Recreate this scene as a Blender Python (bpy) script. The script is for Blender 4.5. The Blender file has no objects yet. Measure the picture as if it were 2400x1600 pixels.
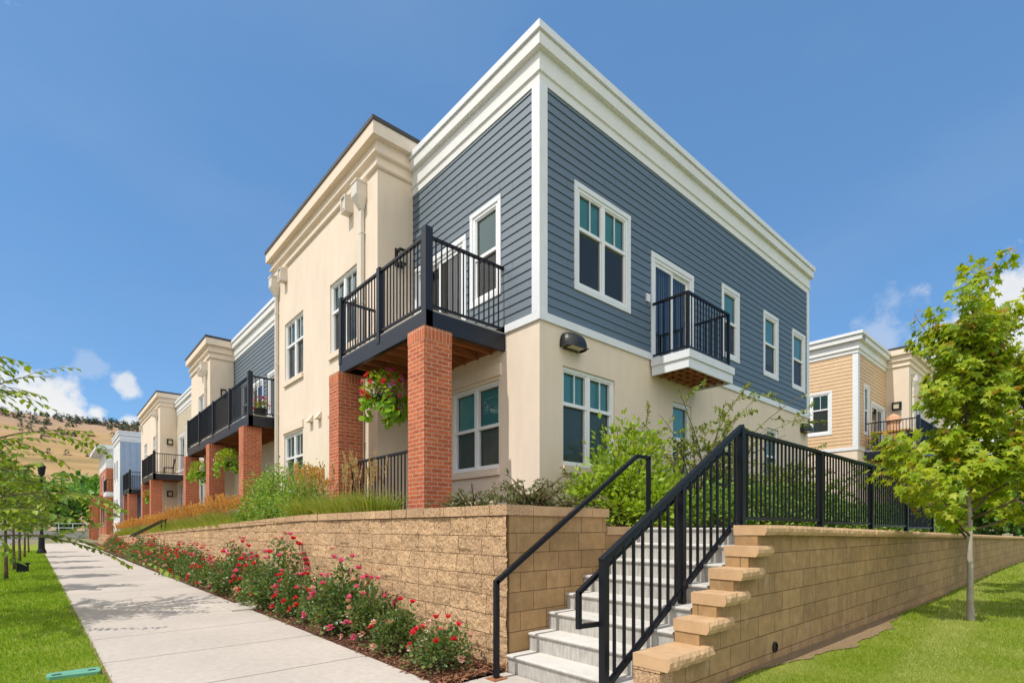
import bpy, math, random
import numpy as np
from mathutils import Vector, Matrix, noise as mnoise
R = math.radians
random.seed(7)
rng = np.random.default_rng(11)
sc = bpy.context.scene
COL = sc.collection

# ------------------------------------------------------------------ camera
cd = bpy.data.cameras.new("camera")
cam = bpy.data.objects.new("camera", cd); COL.objects.link(cam)
cam.location = (0, 0, 1.45)
cam.rotation_euler = (R(90), 0, R(-41.51))
cd.sensor_width = 36; cd.lens = 36 * 1225.9 / 2400
cd.shift_y = (1237 - 800) / 2400
cd.clip_start = 0.05; cd.clip_end = 5000
sc.camera = cam

# ------------------------------------------------------------------ light
SUN_DIR = Vector((-0.529, 0.03, 0.848)).normalized()
EL = math.asin(SUN_DIR.z)
sd = bpy.data.lights.new("sun", 'SUN'); sd.energy = 3.5; sd.angle = R(0.5); sd.color = (1, 0.95, 0.87)
sun = bpy.data.objects.new("sun", sd); COL.objects.link(sun)
sun.rotation_euler = SUN_DIR.to_track_quat('Z', 'Y').to_euler()
sun.location = (0, 0, 40)

w = bpy.data.worlds.new("World"); sc.world = w; w.use_nodes = True
nt = w.node_tree; nt.nodes.clear()
def N(t, **k):
    n = nt.nodes.new(t)
    for a, b in k.items(): setattr(n, a, b)
    return n
out = N('ShaderNodeOutputWorld'); bg = N('ShaderNodeBackground'); bg.inputs[1].default_value = 0.15
sky = N('ShaderNodeTexSky', sky_type='NISHITA', sun_disc=False)
sky.sun_elevation = EL; sky.sun_rotation = math.atan2(SUN_DIR.x, SUN_DIR.y)
sky.altitude = 1650; sky.air_density = 1.0; sky.dust_density = 0.15; sky.ozone_density = 1.6
tc = N('ShaderNodeTexCoord')
Fw = Vector((math.sin(R(41.51)), math.cos(R(41.51)), 0)); Rw = Vector((Fw.y, -Fw.x, 0))
def wdir(px, py): return (Fw + Rw * ((px - 1200) / 1225.9) + Vector((0, 0, (1237 - py) / 1225.9))).normalized()
nz = N('ShaderNodeTexNoise'); nz.inputs['Scale'].default_value = 14; nz.inputs['Detail'].default_value = 8; nz.inputs['Roughness'].default_value = 0.6
nt.links.new(tc.outputs['Generated'], nz.inputs['Vector'])
# cloud banks: direction, radius (rad), softness, opacity
blobs = [((20, 975), .05, .07, 1), ((60, 940), .05, .06, 1), ((110, 958), .042, .055, 1), ((72, 892), .026, .045, 1), ((150, 975), .04, .05, 1), ((190, 990), .03, .04, .9),
         ((8, 912), .018, .03, .8), ((226, 968), .015, .016, .95), ((302, 990), .014, .016, .85), ((292, 900), .013, .022, .8), ((305, 920), .014, .022, .8),
         ((2450, 885), .14, .09, .95), ((2360, 850), .06, .08, .8), ((2350, 930), .085, .09, .85), ((2300, 850), .04, .08, .5), ((2500, 840), .08, .09, .9), ((2220, 840), .06, .09, .5), ((2080, 790), .035, .07, .35), ((2110, 775), .02, .06, .3),
         ((210, 856), .018, .03, .25)]
acc = None
# added unseen cloud banks: fill for shaded walls, sheen for the street siding
fill_clouds = [(Vector((-.35, -1, .75)), .52, .4, .9), (Vector((-.95, -.75, .5)), .42, .3, .9), (Vector((.1, -.75, 1.1)), .42, .35, .8), (Vector((-.60, .60, .56)), .44, .22, .95)]
racc = None
for (px, py), r, soft, op in [b if len(b[0]) == 2 else ((b[0], None), *b[1:]) for b in blobs + fill_clouds]:
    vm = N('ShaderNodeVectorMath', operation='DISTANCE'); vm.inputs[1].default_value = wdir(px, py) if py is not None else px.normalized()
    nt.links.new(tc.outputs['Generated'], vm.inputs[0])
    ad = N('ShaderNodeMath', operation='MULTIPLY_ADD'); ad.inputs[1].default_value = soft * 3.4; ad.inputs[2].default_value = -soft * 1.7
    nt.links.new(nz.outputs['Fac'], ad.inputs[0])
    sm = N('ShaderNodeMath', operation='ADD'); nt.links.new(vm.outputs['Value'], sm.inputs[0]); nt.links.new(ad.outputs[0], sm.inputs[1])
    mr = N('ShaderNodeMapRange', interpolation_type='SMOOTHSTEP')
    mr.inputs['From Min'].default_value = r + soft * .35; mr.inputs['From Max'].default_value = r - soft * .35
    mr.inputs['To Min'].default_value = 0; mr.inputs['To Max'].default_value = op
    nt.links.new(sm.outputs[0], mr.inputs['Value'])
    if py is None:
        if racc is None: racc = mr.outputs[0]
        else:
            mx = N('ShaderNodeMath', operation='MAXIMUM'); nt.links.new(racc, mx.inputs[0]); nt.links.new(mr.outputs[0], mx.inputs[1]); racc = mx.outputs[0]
    elif acc is None: acc = mr.outputs[0]
    else:
        mx = N('ShaderNodeMath', operation='MAXIMUM'); nt.links.new(acc, mx.inputs[0]); nt.links.new(mr.outputs[0], mx.inputs[1]); acc = mx.outputs[0]
# thin high haze streaks
nz2 = N('ShaderNodeTexNoise'); nz2.inputs['Scale'].default_value = 2.2; nz2.inputs['Detail'].default_value = 5
mp = N('ShaderNodeMapping'); mp.inputs['Scale'].default_value = (1, 1, 2.5)
nt.links.new(tc.outputs['Generated'], mp.inputs['Vector']); nt.links.new(mp.outputs['Vector'], nz2.inputs['Vector'])
mr2 = N('ShaderNodeMapRange'); mr2.inputs['From Min'].default_value = .45; mr2.inputs['From Max'].default_value = .8; mr2.inputs['To Max'].default_value = .08; mr2.inputs['To Min'].default_value = .02
nt.links.new(nz2.outputs['Fac'], mr2.inputs['Value'])
mx = N('ShaderNodeMath', operation='MAXIMUM'); nt.links.new(acc, mx.inputs[0]); nt.links.new(mr2.outputs[0], mx.inputs[1]); acc = mx.outputs[0]
cr = N('ShaderNodeMix', data_type='RGBA'); cr.inputs[6].default_value = (4.3, 4.5, 4.8, 1); cr.inputs[7].default_value = (5.8, 5.7, 5.5, 1)
nt.links.new(nz.outputs['Fac'], cr.inputs[0])
mixc = N('ShaderNodeMix', data_type='RGBA')
tint = N('ShaderNodeMix', data_type='RGBA', blend_type='MULTIPLY'); tint.inputs[0].default_value = 1; tint.inputs[7].default_value = (.74, 1.0, 1.12, 1)
nt.links.new(sky.outputs[0], tint.inputs[6])
flat = N('ShaderNodeMix', data_type='RGBA'); flat.inputs[0].default_value = .5; flat.inputs[7].default_value = (.76, 1.95, 3.95, 1)
nt.links.new(tint.outputs[2], flat.inputs[6])
nt.links.new(acc, mixc.inputs[0]); nt.links.new(flat.outputs[2], mixc.inputs[6]); nt.links.new(cr.outputs[2], mixc.inputs[7])
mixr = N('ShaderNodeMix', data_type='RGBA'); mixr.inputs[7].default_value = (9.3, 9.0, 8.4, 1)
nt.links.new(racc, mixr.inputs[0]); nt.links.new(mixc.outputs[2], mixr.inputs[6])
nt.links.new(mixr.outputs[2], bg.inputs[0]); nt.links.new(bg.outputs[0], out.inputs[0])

vs = sc.view_settings
vs.view_transform = 'Standard'; vs.look = 'None'; vs.gamma = 1; vs.use_curve_mapping = False; vs.exposure = 0.2
sc.cycles.max_bounces = 6; sc.cycles.diffuse_bounces = 3; sc.cycles.glossy_bounces = 3
sc.cycles.transparent_max_bounces = 16; sc.cycles.transmission_bounces = 4
sc.cycles.sample_clamp_indirect = 6; sc.cycles.caustics_reflective = False; sc.cycles.caustics_refractive = False

# ------------------------------------------------------------------ materials
def new_mat(name):
    m = bpy.data.materials.new(name); m.use_nodes = True
    return m, m.node_tree, m.node_tree.nodes['Principled BSDF']
def nn(t, typ, **k):
    n = t.nodes.new(typ)
    for a, b in k.items():
        if a in ('ins',):
            for kk, v in b.items(): n.inputs[kk].default_value = v
        else: setattr(n, a, b)
    return n
def c4(c): return (c[0], c[1], c[2], 1)
def mat(name, col, rough=.6, var=.12, vscale=3., bump=0., bscale=60., spec=.5, metal=0., detail=5, var2=0., v2scale=.4, coord='Object', stretch=None):
    """plain surface with colour mottling on two scales and a fine bump"""
    m, t, p = new_mat(name); L = t.links.new
    tcn = nn(t, 'ShaderNodeTexCoord'); src = tcn.outputs[coord]
    if stretch:
        mpn = nn(t, 'ShaderNodeMapping', ins={'Scale': stretch}); L(src, mpn.inputs[0]); src = mpn.outputs[0]
    n1 = nn(t, 'ShaderNodeTexNoise', ins={'Scale': vscale, 'Detail': detail}); L(src, n1.inputs['Vector'])
    mr = nn(t, 'ShaderNodeMapRange', ins={'From Min': .3, 'From Max': .7, 'To Min': 1 - var, 'To Max': 1 + var}); L(n1.outputs['Fac'], mr.inputs['Value'])
    fac = mr.outputs[0]
    if var2:
        n2 = nn(t, 'ShaderNodeTexNoise', ins={'Scale': v2scale, 'Detail': 4}); L(src, n2.inputs['Vector'])
        mr2 = nn(t, 'ShaderNodeMapRange', ins={'From Min': .3, 'From Max': .7, 'To Min': 1 - var2, 'To Max': 1 + var2}); L(n2.outputs['Fac'], mr2.inputs['Value'])
        mu = nn(t, 'ShaderNodeMath', operation='MULTIPLY'); L(fac, mu.inputs[0]); L(mr2.outputs[0], mu.inputs[1]); fac = mu.outputs[0]
    vm = nn(t, 'ShaderNodeVectorMath', operation='SCALE'); vm.inputs[0].default_value = col; L(fac, vm.inputs['Scale'])
    L(vm.outputs[0], p.inputs['Base Color'])
    p.inputs['Roughness'].default_value = rough; p.inputs['Metallic'].default_value = metal
    p.inputs['Specular IOR Level'].default_value = spec
    if bump:
        n3 = nn(t, 'ShaderNodeTexNoise', ins={'Scale': bscale, 'Detail': 6, 'Roughness': .65}); L(src, n3.inputs['Vector'])
        b = nn(t, 'ShaderNodeBump', ins={'Strength': bump, 'Distance': .01}); L(n3.outputs['Fac'], b.inputs['Height']); L(b.outputs[0], p.inputs['Normal'])
    return m
def brick_mat(name, c1, c2, mortar, bw, bh, ms, rough=.85, bump=.6, noisevar=.25, nscale=40, offs=.5, mdist=.006, fine=.25, fscale=180, pits=0., squash=None):
    m, t, p = new_mat(name); L = t.links.new
    uv = nn(t, 'ShaderNodeUVMap'); 
    bt = nn(t, 'ShaderNodeTexBrick', offset=offs, ins={'Color1': c4(c1), 'Color2': c4(c2), 'Mortar': c4(mortar), 'Scale': 1, 'Mortar Size': ms, 'Mortar Smooth': .15, 'Bias': 0, 'Brick Width': bw, 'Row Height': bh})
    if squash: bt.squash = squash[0]; bt.squash_frequency = squash[1]
    L(uv.outputs[0], bt.inputs['Vector'])
    tcn = nn(t, 'ShaderNodeTexCoord')
    n1 = nn(t, 'ShaderNodeTexNoise', ins={'Scale': nscale, 'Detail': 6, 'Roughness': .65}); L(tcn.outputs['Object'], n1.inputs['Vector'])
    mr = nn(t, 'ShaderNodeMapRange', ins={'From Min': .3, 'From Max': .7, 'To Min': 1 - noisevar, 'To Max': 1 + noisevar}); L(n1.outputs['Fac'], mr.inputs['Value'])
    n4 = nn(t, 'ShaderNodeTexNoise', ins={'Scale': 1.3, 'Detail': 3}); L(tcn.outputs['Object'], n4.inputs['Vector'])
    mr4 = nn(t, 'ShaderNodeMapRange', ins={'From Min': .3, 'From Max': .7, 'To Min': .88, 'To Max': 1.12}); L(n4.outputs['Fac'], mr4.inputs['Value'])
    mu = nn(t, 'ShaderNodeMath', operation='MULTIPLY'); L(mr.outputs[0], mu.inputs[0]); L(mr4.outputs[0], mu.inputs[1])
    vm = nn(t, 'ShaderNodeVectorMath', operation='SCALE'); L(bt.outputs['Color'], vm.inputs[0]); L(mu.outputs[0], vm.inputs['Scale'])
    L(vm.outputs[0], p.inputs['Base Color']); p.inputs['Roughness'].default_value = rough; p.inputs['Specular IOR Level'].default_value = .25
    inv = nn(t, 'ShaderNodeMath', operation='SUBTRACT', ins={0: 1.}); L(bt.outputs['Fac'], inv.inputs[1])
    b1 = nn(t, 'ShaderNodeBump', ins={'Strength': bump, 'Distance': mdist}); L(inv.outputs[0], b1.inputs['Height'])
    n3 = nn(t, 'ShaderNodeTexNoise', ins={'Scale': fscale, 'Detail': 5, 'Roughness': .7}); L(tcn.outputs['Object'], n3.inputs['Vector'])
    b2 = nn(t, 'ShaderNodeBump', ins={'Strength': fine, 'Distance': .01}); L(n3.outputs['Fac'], b2.inputs['Height']); L(b1.outputs[0], b2.inputs['Normal'])
    L(b2.outputs[0], p.inputs['Normal'])
    return m
def efflorescence(m):
    """pale mineral bloom and a few dark runs on the block face"""
    t = m.node_tree; L = t.links.new; p = t.nodes['Principled BSDF']; src = p.inputs['Base Color'].links[0].from_socket
    tcn = nn(t, 'ShaderNodeTexCoord'); mp = nn(t, 'ShaderNodeMapping', ins={'Scale': (2.2, 2.2, .9)}); L(tcn.outputs['Object'], mp.inputs[0])
    for sc_, lo, hi, mxv, col in ((2.0, .56, .74, .4, (.66, .53, .38, 1)), (3.3, .58, .75, .45, (.20, .13, .07, 1))):
        n = nn(t, 'ShaderNodeTexNoise', ins={'Scale': sc_, 'Detail': 7, 'Roughness': .7}); L(mp.outputs[0], n.inputs['Vector'])
        r = nn(t, 'ShaderNodeMapRange', ins={'From Min': lo, 'From Max': hi, 'To Min': 0, 'To Max': mxv}); L(n.outputs['Fac'], r.inputs['Value'])
        x = nn(t, 'ShaderNodeMix', data_type='RGBA'); x.inputs[7].default_value = col; L(r.outputs[0], x.inputs[0]); L(src, x.inputs[6]); src = x.outputs[2]
    L(src, p.inputs['Base Color'])
def leaf_mat(name, cols, trans=.4, rough=.45, patch=None):
    """each leaf (mesh island) gets its own tint from the ramp; thin leaves pass light"""
    m, t, p = new_mat(name); L = t.links.new
    g = nn(t, 'ShaderNodeNewGeometry'); r = nn(t, 'ShaderNodeValToRGB')
    while len(r.color_ramp.elements) < len(cols): r.color_ramp.elements.new(.5)
    for i, c in enumerate(cols):
        e = r.color_ramp.elements[i]; e.position = i / max(1, len(cols) - 1); e.color = c4(c)
    L(g.outputs['Random Per Island'], r.inputs[0])
    csrc = r.outputs[0]
    if patch:   # mowing bands and dry patches of a lawn
        tcn = nn(t, 'ShaderNodeTexCoord'); mp = nn(t, 'ShaderNodeMapping', ins={'Rotation': (0, 0, R(-5))}); L(tcn.outputs['Object'], mp.inputs[0])
        wv = nn(t, 'ShaderNodeTexWave', bands_direction='Y', ins={'Scale': .29, 'Distortion': 1.2, 'Detail': 3, 'Detail Scale': 1.5}); L(mp.outputs[0], wv.inputs['Vector'])
        nz_ = nn(t, 'ShaderNodeTexNoise', ins={'Scale': 1.6, 'Detail': 5}); L(tcn.outputs['Object'], nz_.inputs['Vector'])
        a_ = nn(t, 'ShaderNodeMapRange', ins={'From Min': .35, 'From Max': .9, 'To Min': 0, 'To Max': .5}); L(wv.outputs['Fac'], a_.inputs['Value'])
        b_ = nn(t, 'ShaderNodeMapRange', ins={'From Min': .45, 'From Max': .75, 'To Min': 0, 'To Max': .55}); L(nz_.outputs['Fac'], b_.inputs['Value'])
        ad = nn(t, 'ShaderNodeMath', operation='MAXIMUM'); L(a_.outputs[0], ad.inputs[0]); L(b_.outputs[0], ad.inputs[1])
        mxx = nn(t, 'ShaderNodeMix', data_type='RGBA'); mxx.inputs[7].default_value = c4(patch); L(ad.outputs[0], mxx.inputs[0]); L(csrc, mxx.inputs[6]); csrc = mxx.outputs[2]
    L(csrc, p.inputs['Base Color']); p.inputs['Roughness'].default_value = rough; p.inputs['Specular IOR Level'].default_value = .35
    tr = nn(t, 'ShaderNodeBsdfTranslucent')
    gm = nn(t, 'ShaderNodeMix', data_type='RGBA', blend_type='MULTIPLY'); gm.inputs[0].default_value = 1; gm.inputs[7].default_value = (1.5, 1.35, .5, 1)
    L(csrc, gm.inputs[6]); L(gm.outputs[2], tr.inputs[0])
    mx = nn(t, 'ShaderNodeMixShader', ins={0: trans}); L(p.outputs[0], mx.inputs[1]); L(tr.outputs[0], mx.inputs[2])
    L(mx.outputs[0], t.nodes['Material Output'].inputs[0])
    return m
def glass_mat(name, tint, refl=1.0, rough=.02):
    m, t, p = new_mat(name); L = t.links.new; t.nodes.remove(p)
    tr = nn(t, 'ShaderNodeBsdfTransparent'); tr.inputs[0].default_value = c4(tint)
    gl = nn(t, 'ShaderNodeBsdfGlossy'); gl.inputs[0].default_value = (refl, refl, refl, 1); gl.inputs['Roughness'].default_value = rough
    fr = nn(t, 'ShaderNodeFresnel', ins={0: 1.7})
    mx = nn(t, 'ShaderNodeMixShader'); L(fr.outputs[0], mx.inputs[0]); L(tr.outputs[0], mx.inputs[1]); L(gl.outputs[0], mx.inputs[2])
    L(mx.outputs[0], t.nodes['Material Output'].inputs[0])
    return m
def screen_mat(name, col, open_):
    m, t, p = new_mat(name); L = t.links.new
    p.inputs['Base Color'].default_value = c4(col); p.inputs['Roughness'].default_value = .6
    tr = nn(t, 'ShaderNodeBsdfTransparent'); mx = nn(t, 'ShaderNodeMixShader', ins={0: open_})
    L(p.outputs[0], mx.inputs[1]); L(tr.outputs[0], mx.inputs[2]); L(mx.outputs[0], t.nodes['Material Output'].inputs[0])
    return m
M = {}
M['blue'] = mat('blue_siding', (.026, .066, .098), .6, .06, 4, .12, 90, 1.0, var2=.05, stretch=(.5, .5, 3))
M['blue'].node_tree.nodes['Principled BSDF'].inputs['IOR'].default_value = 1.88
M['tan'] = mat('tan_siding', (.66, .45, .26), .5, .05, 4, .1, 90, .5, var2=.04)
M['ltan'] = mat('light_tan_siding', (.60, .52, .38), .5, .05, 4, .1, 90, .5, var2=.04)
M['ltblue'] = mat('pale_blue_panel', (.33, .42, .55), .55, .05, 3, .05, 60, .4)
M['stucco'] = mat('cream_stucco', (.755, .63, .50), .9, .035, 5, .25, 140, .2, var2=.035, v2scale=.9, stretch=(1, 1, .35))
M['stuccotrim'] = mat('cream_stucco_trim', (.76, .635, .50), .85, .03, 6, .15, 140, .2)
M['white'] = mat('white_trim_paint', (.74, .75, .76), .45, .03, 5, .04, 60, .5)
M['cornice'] = mat('offwhite_cornice_paint', (.73, .72, .69), .5, .03, 3, .04, 50, .45, var2=.03)
M['vinyl'] = mat('white_vinyl', (.80, .80, .80), .35, .02, 4)
M['cap'] = mat('dark_brown_metal_cap', (.045, .036, .03), .45, .1, 3)
M['black'] = mat('black_powder_coat', (.006, .0075, .012), .42, .15, 6, .04, 200, .3)
M['beam'] = mat('black_painted_beam', (.009, .012, .020), .42, .12, 4, .06, 60, .4)
M['joist'] = mat('red_brown_lumber', (.33, .125, .045), .7, .3, 3, .2, 50, .3, stretch=(1, 6, 6))
M['deck'] = mat('grey_deck', (.35, .32, .29), .8, .1, 5)
M['brick'] = brick_mat('red_brick', (.54, .145, .058), (.40, .095, .045), (.52, .34, .23), .205, .0677, .0075, bump=.8, noisevar=.22, nscale=25)
M['soldier'] = brick_mat('red_brick_soldier_course', (.56, .15, .06), (.44, .105, .045), (.52, .34, .23), .0677, .205, .0075, offs=0., bump=.8, noisevar=.2, nscale=25)
M['split'] = None
M['smooth'] = brick_mat('smooth_tan_block', (.42, .26, .12), (.33, .205, .095), (.15, .085, .04), .38, .2, .0045, offs=.5, bump=.5, noisevar=.2, nscale=7, fine=.2, fscale=110, mdist=.012, squash=(1.25, 3))
efflorescence(M['smooth'])
M['capblock'] = mat('tan_cap_block', (.54, .35, .19), .9, .1, 8, .4, 90, .2, var2=.08)
M['pale'] = mat('pale_bounce_concrete', (.66, .60, .52), .9, .06, 3, .1, 60, .2)  # pale so the added apron throws light back onto the walls
M['conc'] = mat('sidewalk_concrete', (.475, .42, .365), .88, .07, 14, .15, 150, .25, var2=.10, v2scale=.5)
M['glass_up'] = glass_mat('teal_tinted_glass', (.62, .96, .95))
M['glass'] = glass_mat('window_glass', (.62, .78, .76))
M['door_glass'] = glass_mat('door_glass', (.75, .82, .85), 1)
M['screen'] = screen_mat('grey_insect_screen', (.045, .052, .05), .66)
M['blind'] = mat('pale_teal_blind', (.42, .66, .66), .6, .02, 3)
M['drape'] = mat('grey_drape', (.42, .42, .42), .8, .08, 3)
M['inner'] = mat('unlit_room_dark', (.05, .05, .05), .9, .1, 2)  # near-black colour in place of unlit rooms behind the panes
M['alum'] = mat('almond_downspout_metal', (.66, .60, .52), .45, .04, 4)
M['bronze'] = mat('bronze_fixture', (.014, .013, .014), .4, .1, 8)
M['lens'] = mat('yellowed_lens', (.55, .50, .36), .3, .1, 20)
M['bark'] = mat('grey_bark', (.42, .36, .29), .9, .25, 12, .5, 60, .2, stretch=(1, 1, .25))
M['darkbark'] = mat('brown_bark', (.13, .09, .06), .9, .25, 14, .5, 60, .2)
M['twig'] = mat('brown_twig', (.16, .11, .07), .85, .2, 20)
M['roof'] = mat('grey_roof_membrane', (.35, .35, .35), .9, .05, 2)
M['greenlid'] = mat('green_valve_lid', (.12, .33, .22), .6, .1, 10, .1, 60)
M['asphalt'] = mat('asphalt', (.22, .21, .20), .9, .1, 30, .3, 200, .2, var2=.1)
M['rust'] = mat('rusty_plate', (.30, .12, .05), .8, .3, 40)
M['grey'] = mat('grey_concrete_wall', (.42, .40, .37), .9, .15, 2, .2, 40)
M['maple'] = leaf_mat('maple_leaf', [(.16, .26, .014), (.26, .38, .018), (.36, .46, .026), (.46, .50, .035), (.30, .40, .02)], .5)
M['mapletip'] = leaf_mat('maple_tip_leaf', [(.45, .22, .05), (.42, .30, .04), (.50, .26, .08)], .4)
M['shrub'] = leaf_mat('bright_shrub_leaf', [(.15, .27, .02), (.24, .37, .025), (.36, .47, .04), (.27, .40, .03)], .4)
M['oliv'] = leaf_mat('olive_shrub_leaf', [(0.119, 0.203, 0.048), (0.203, 0.285, 0.071), (0.309, 0.356, 0.084), (0.380, 0.380, 0.119)], .3)
M['hedge'] = leaf_mat('hedge_leaf', [(0.086, 0.202, 0.035), (0.144, 0.288, 0.043), (0.259, 0.403, 0.058), (0.374, 0.461, 0.086)], .35)
M['cotone'] = leaf_mat('dark_shrub_leaf', [(0.067, 0.123, 0.036), (0.112, 0.168, 0.045), (0.190, 0.224, 0.067), (0.269, 0.224, 0.112)], .3)
M['rosel'] = leaf_mat('rose_leaf', [(.045, .10, .03), (.08, .15, .04), (.12, .20, .05), (.18, .25, .07), (.20, .18, .08)], .32, .35)
M['red'] = leaf_mat('red_petal', [(.62, .02, .03), (.72, .03, .05), (.68, .05, .10)], .25)
M['pink'] = leaf_mat('pink_petal', [(.72, .035, .17), (.76, .10, .30), (.78, .26, .42)], .25)
M['faded'] = leaf_mat('faded_petal', [(.72, .42, .38), (.75, .58, .48), (.65, .25, .25)], .25)
M['violet'] = leaf_mat('violet_petal', [(.35, .25, .60), (.45, .35, .70)], .25)
M['lime'] = leaf_mat('lime_vine_leaf', [(0.208, 0.390, 0.026), (0.286, 0.494, 0.039), (0.130, 0.286, 0.026)], .45)
M['street'] = leaf_mat('street_tree_leaf', [(.09, .17, .015), (.14, .24, .02), (.22, .32, .03), (.32, .40, .04)], .35)
M['blade'] = leaf_mat('grass_blade', [(.10, .22, .010), (.17, .32, .014), (.26, .41, .02), (.36, .45, .05)], .35, .5)
M['blade2'] = leaf_mat('mown_grass_blade', [(.13, .22, .014), (.20, .31, .02), (.30, .39, .03), (.42, .44, .08)], .35, .5, (.52, .52, .20))
M['reed'] = leaf_mat('reed_blade', [(.11, .20, .018), (.19, .30, .03), (.30, .38, .05), (.42, .40, .12), (.24, .33, .04)], .35)
M['plume'] = leaf_mat('reed_plume', [(.62, .32, .08), (.70, .42, .13), (.55, .28, .07)], .3, .8)
M['plume2'] = leaf_mat('buff_plume', [(.45, .32, .14), (.52, .38, .18)], .3, .8)
M['farleaf'] = leaf_mat('far_tree_leaf', [(0.085, 0.199, 0.042), (0.142, 0.285, 0.057), (0.257, 0.427, 0.072)], .3)
M['conifer'] = leaf_mat('hazed_pine_needle', [(.075, .10, .10), (.10, .13, .12), (.13, .155, .13)], .25)  # paler, bluer needles: distance haze put into the leaf colour

def split_mat():
    m, t, p = new_mat('split_face_block'); L = t.links.new
    tcn = nn(t, 'ShaderNodeTexCoord')
    n1 = nn(t, 'ShaderNodeTexNoise', ins={'Scale': 55, 'Detail': 5, 'Roughness': .7}); L(tcn.outputs['Object'], n1.inputs['Vector'])
    r = nn(t, 'ShaderNodeValToRGB'); e = r.color_ramp.elements
    e[0].position = .36; e[0].color = (.21, .12, .065, 1); e[1].position = .47; e[1].color = (.57, .37, .21, 1)
    x = e.new(.66); x.color = (.74, .53, .34, 1)
    L(n1.outputs['Fac'], r.inputs[0])
    n2 = nn(t, 'ShaderNodeTexNoise', ins={'Scale': 1.6, 'Detail': 4}); L(tcn.outputs['Object'], n2.inputs['Vector'])
    mr = nn(t, 'ShaderNodeMapRange', ins={'From Min': .3, 'From Max': .7, 'To Min': .86, 'To Max': 1.14}); L(n2.outputs['Fac'], mr.inputs['Value'])
    sp = nn(t, 'ShaderNodeSeparateXYZ'); L(tcn.outputs['Object'], sp.inputs[0]); cx = nn(t, 'ShaderNodeCombineXYZ'); L(sp.outputs[1], cx.inputs[0])
    zo = nn(t, 'ShaderNodeMath', operation='ADD', ins={1: .0456 + .2032}); L(sp.outputs[2], zo.inputs[0]); L(zo.outputs[0], cx.inputs[1])
    wb = nn(t, 'ShaderNodeTexNoise', ins={'Scale': 7., 'Detail': 3}); L(tcn.outputs['Object'], wb.inputs['Vector'])
    wv = nn(t, 'ShaderNodeVectorMath', operation='MULTIPLY_ADD'); wv.inputs[1].default_value = (.02, .012, 0); L(wb.outputs['Color'], wv.inputs[0]); L(cx.outputs[0], wv.inputs[2])
    bt = nn(t, 'ShaderNodeTexBrick', offset=.37, offset_frequency=3, squash=.8, squash_frequency=2, ins={'Color1': (1.08, 1.06, 1.02, 1), 'Color2': (.88, .86, .85, 1), 'Mortar': (.25, .21, .18, 1), 'Scale': 1, 'Mortar Size': .0048, 'Mortar Smooth': .3, 'Brick Width': .42, 'Row Height': .2032}); L(wv.outputs[0], bt.inputs['Vector'])
    ml = nn(t, 'ShaderNodeMix', data_type='RGBA', blend_type='MULTIPLY'); ml.inputs[0].default_value = 1; L(r.outputs[0], ml.inputs[6]); L(bt.outputs['Color'], ml.inputs[7])
    vm = nn(t, 'ShaderNodeVectorMath', operation='SCALE'); L(ml.outputs[2], vm.inputs[0]); L(mr.outputs[0], vm.inputs['Scale'])
    L(vm.outputs[0], p.inputs['Base Color']); p.inputs['Roughness'].default_value = .95; p.inputs['Specular IOR Level'].default_value = .15
    n3 = nn(t, 'ShaderNodeTexNoise', ins={'Scale': 38, 'Detail': 6, 'Roughness': .7}); L(tcn.outputs['Object'], n3.inputs['Vector'])
    b = nn(t, 'ShaderNodeBump', ins={'Strength': .9, 'Distance': .03}); L(n3.outputs['Fac'], b.inputs['Height']); L(b.outputs[0], p.inputs['Normal'])
    return m
M['split'] = split_mat()
def stair_mat():
    m = mat('stair_concrete', (.58, .55, .50), .9, .06, 10, .25, 120, .2, var2=.06, v2scale=1.)
    t = m.node_tree; L = t.links.new; p = t.nodes['Principled BSDF']
    # streaks and dirt on the risers, with their shade put into the colour: long thin noise, only where the face is upright
    g = nn(t, 'ShaderNodeNewGeometry'); sx = nn(t, 'ShaderNodeSeparateXYZ'); L(g.outputs['Normal'], sx.inputs[0])
    tcn = nn(t, 'ShaderNodeTexCoord'); mp = nn(t, 'ShaderNodeMapping', ins={'Scale': (10, 14, 2.0)}); L(tcn.outputs['Object'], mp.inputs[0])
    n = nn(t, 'ShaderNodeTexNoise', ins={'Scale': 2.2, 'Detail': 7, 'Roughness': .75}); L(mp.outputs[0], n.inputs['Vector'])
    r = nn(t, 'ShaderNodeMapRange', ins={'From Min': .42, 'From Max': .72, 'To Min': .28, 'To Max': .85}); L(n.outputs['Fac'], r.inputs['Value'])
    ab = nn(t, 'ShaderNodeMath', operation='ABSOLUTE'); L(sx.outputs[2], ab.inputs[0])
    iv = nn(t, 'ShaderNodeMath', operation='SUBTRACT', ins={0: 1.}); L(ab.outputs[0], iv.inputs[1])
    mu = nn(t, 'ShaderNodeMath', operation='MULTIPLY'); L(iv.outputs[0], mu.inputs[0]); L(r.outputs[0], mu.inputs[1])
    src = p.inputs['Base Color'].links[0].from_socket
    mx = nn(t, 'ShaderNodeMix', data_type='RGBA'); mx.inputs[7].default_value = (.20, .18, .15, 1)
    L(mu.outputs[0], mx.inputs[0]); L(src, mx.inputs[6]); L(mx.outputs[2], p.inputs['Base Color'])
    return m
M['stair'] = stair_mat()
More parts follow.
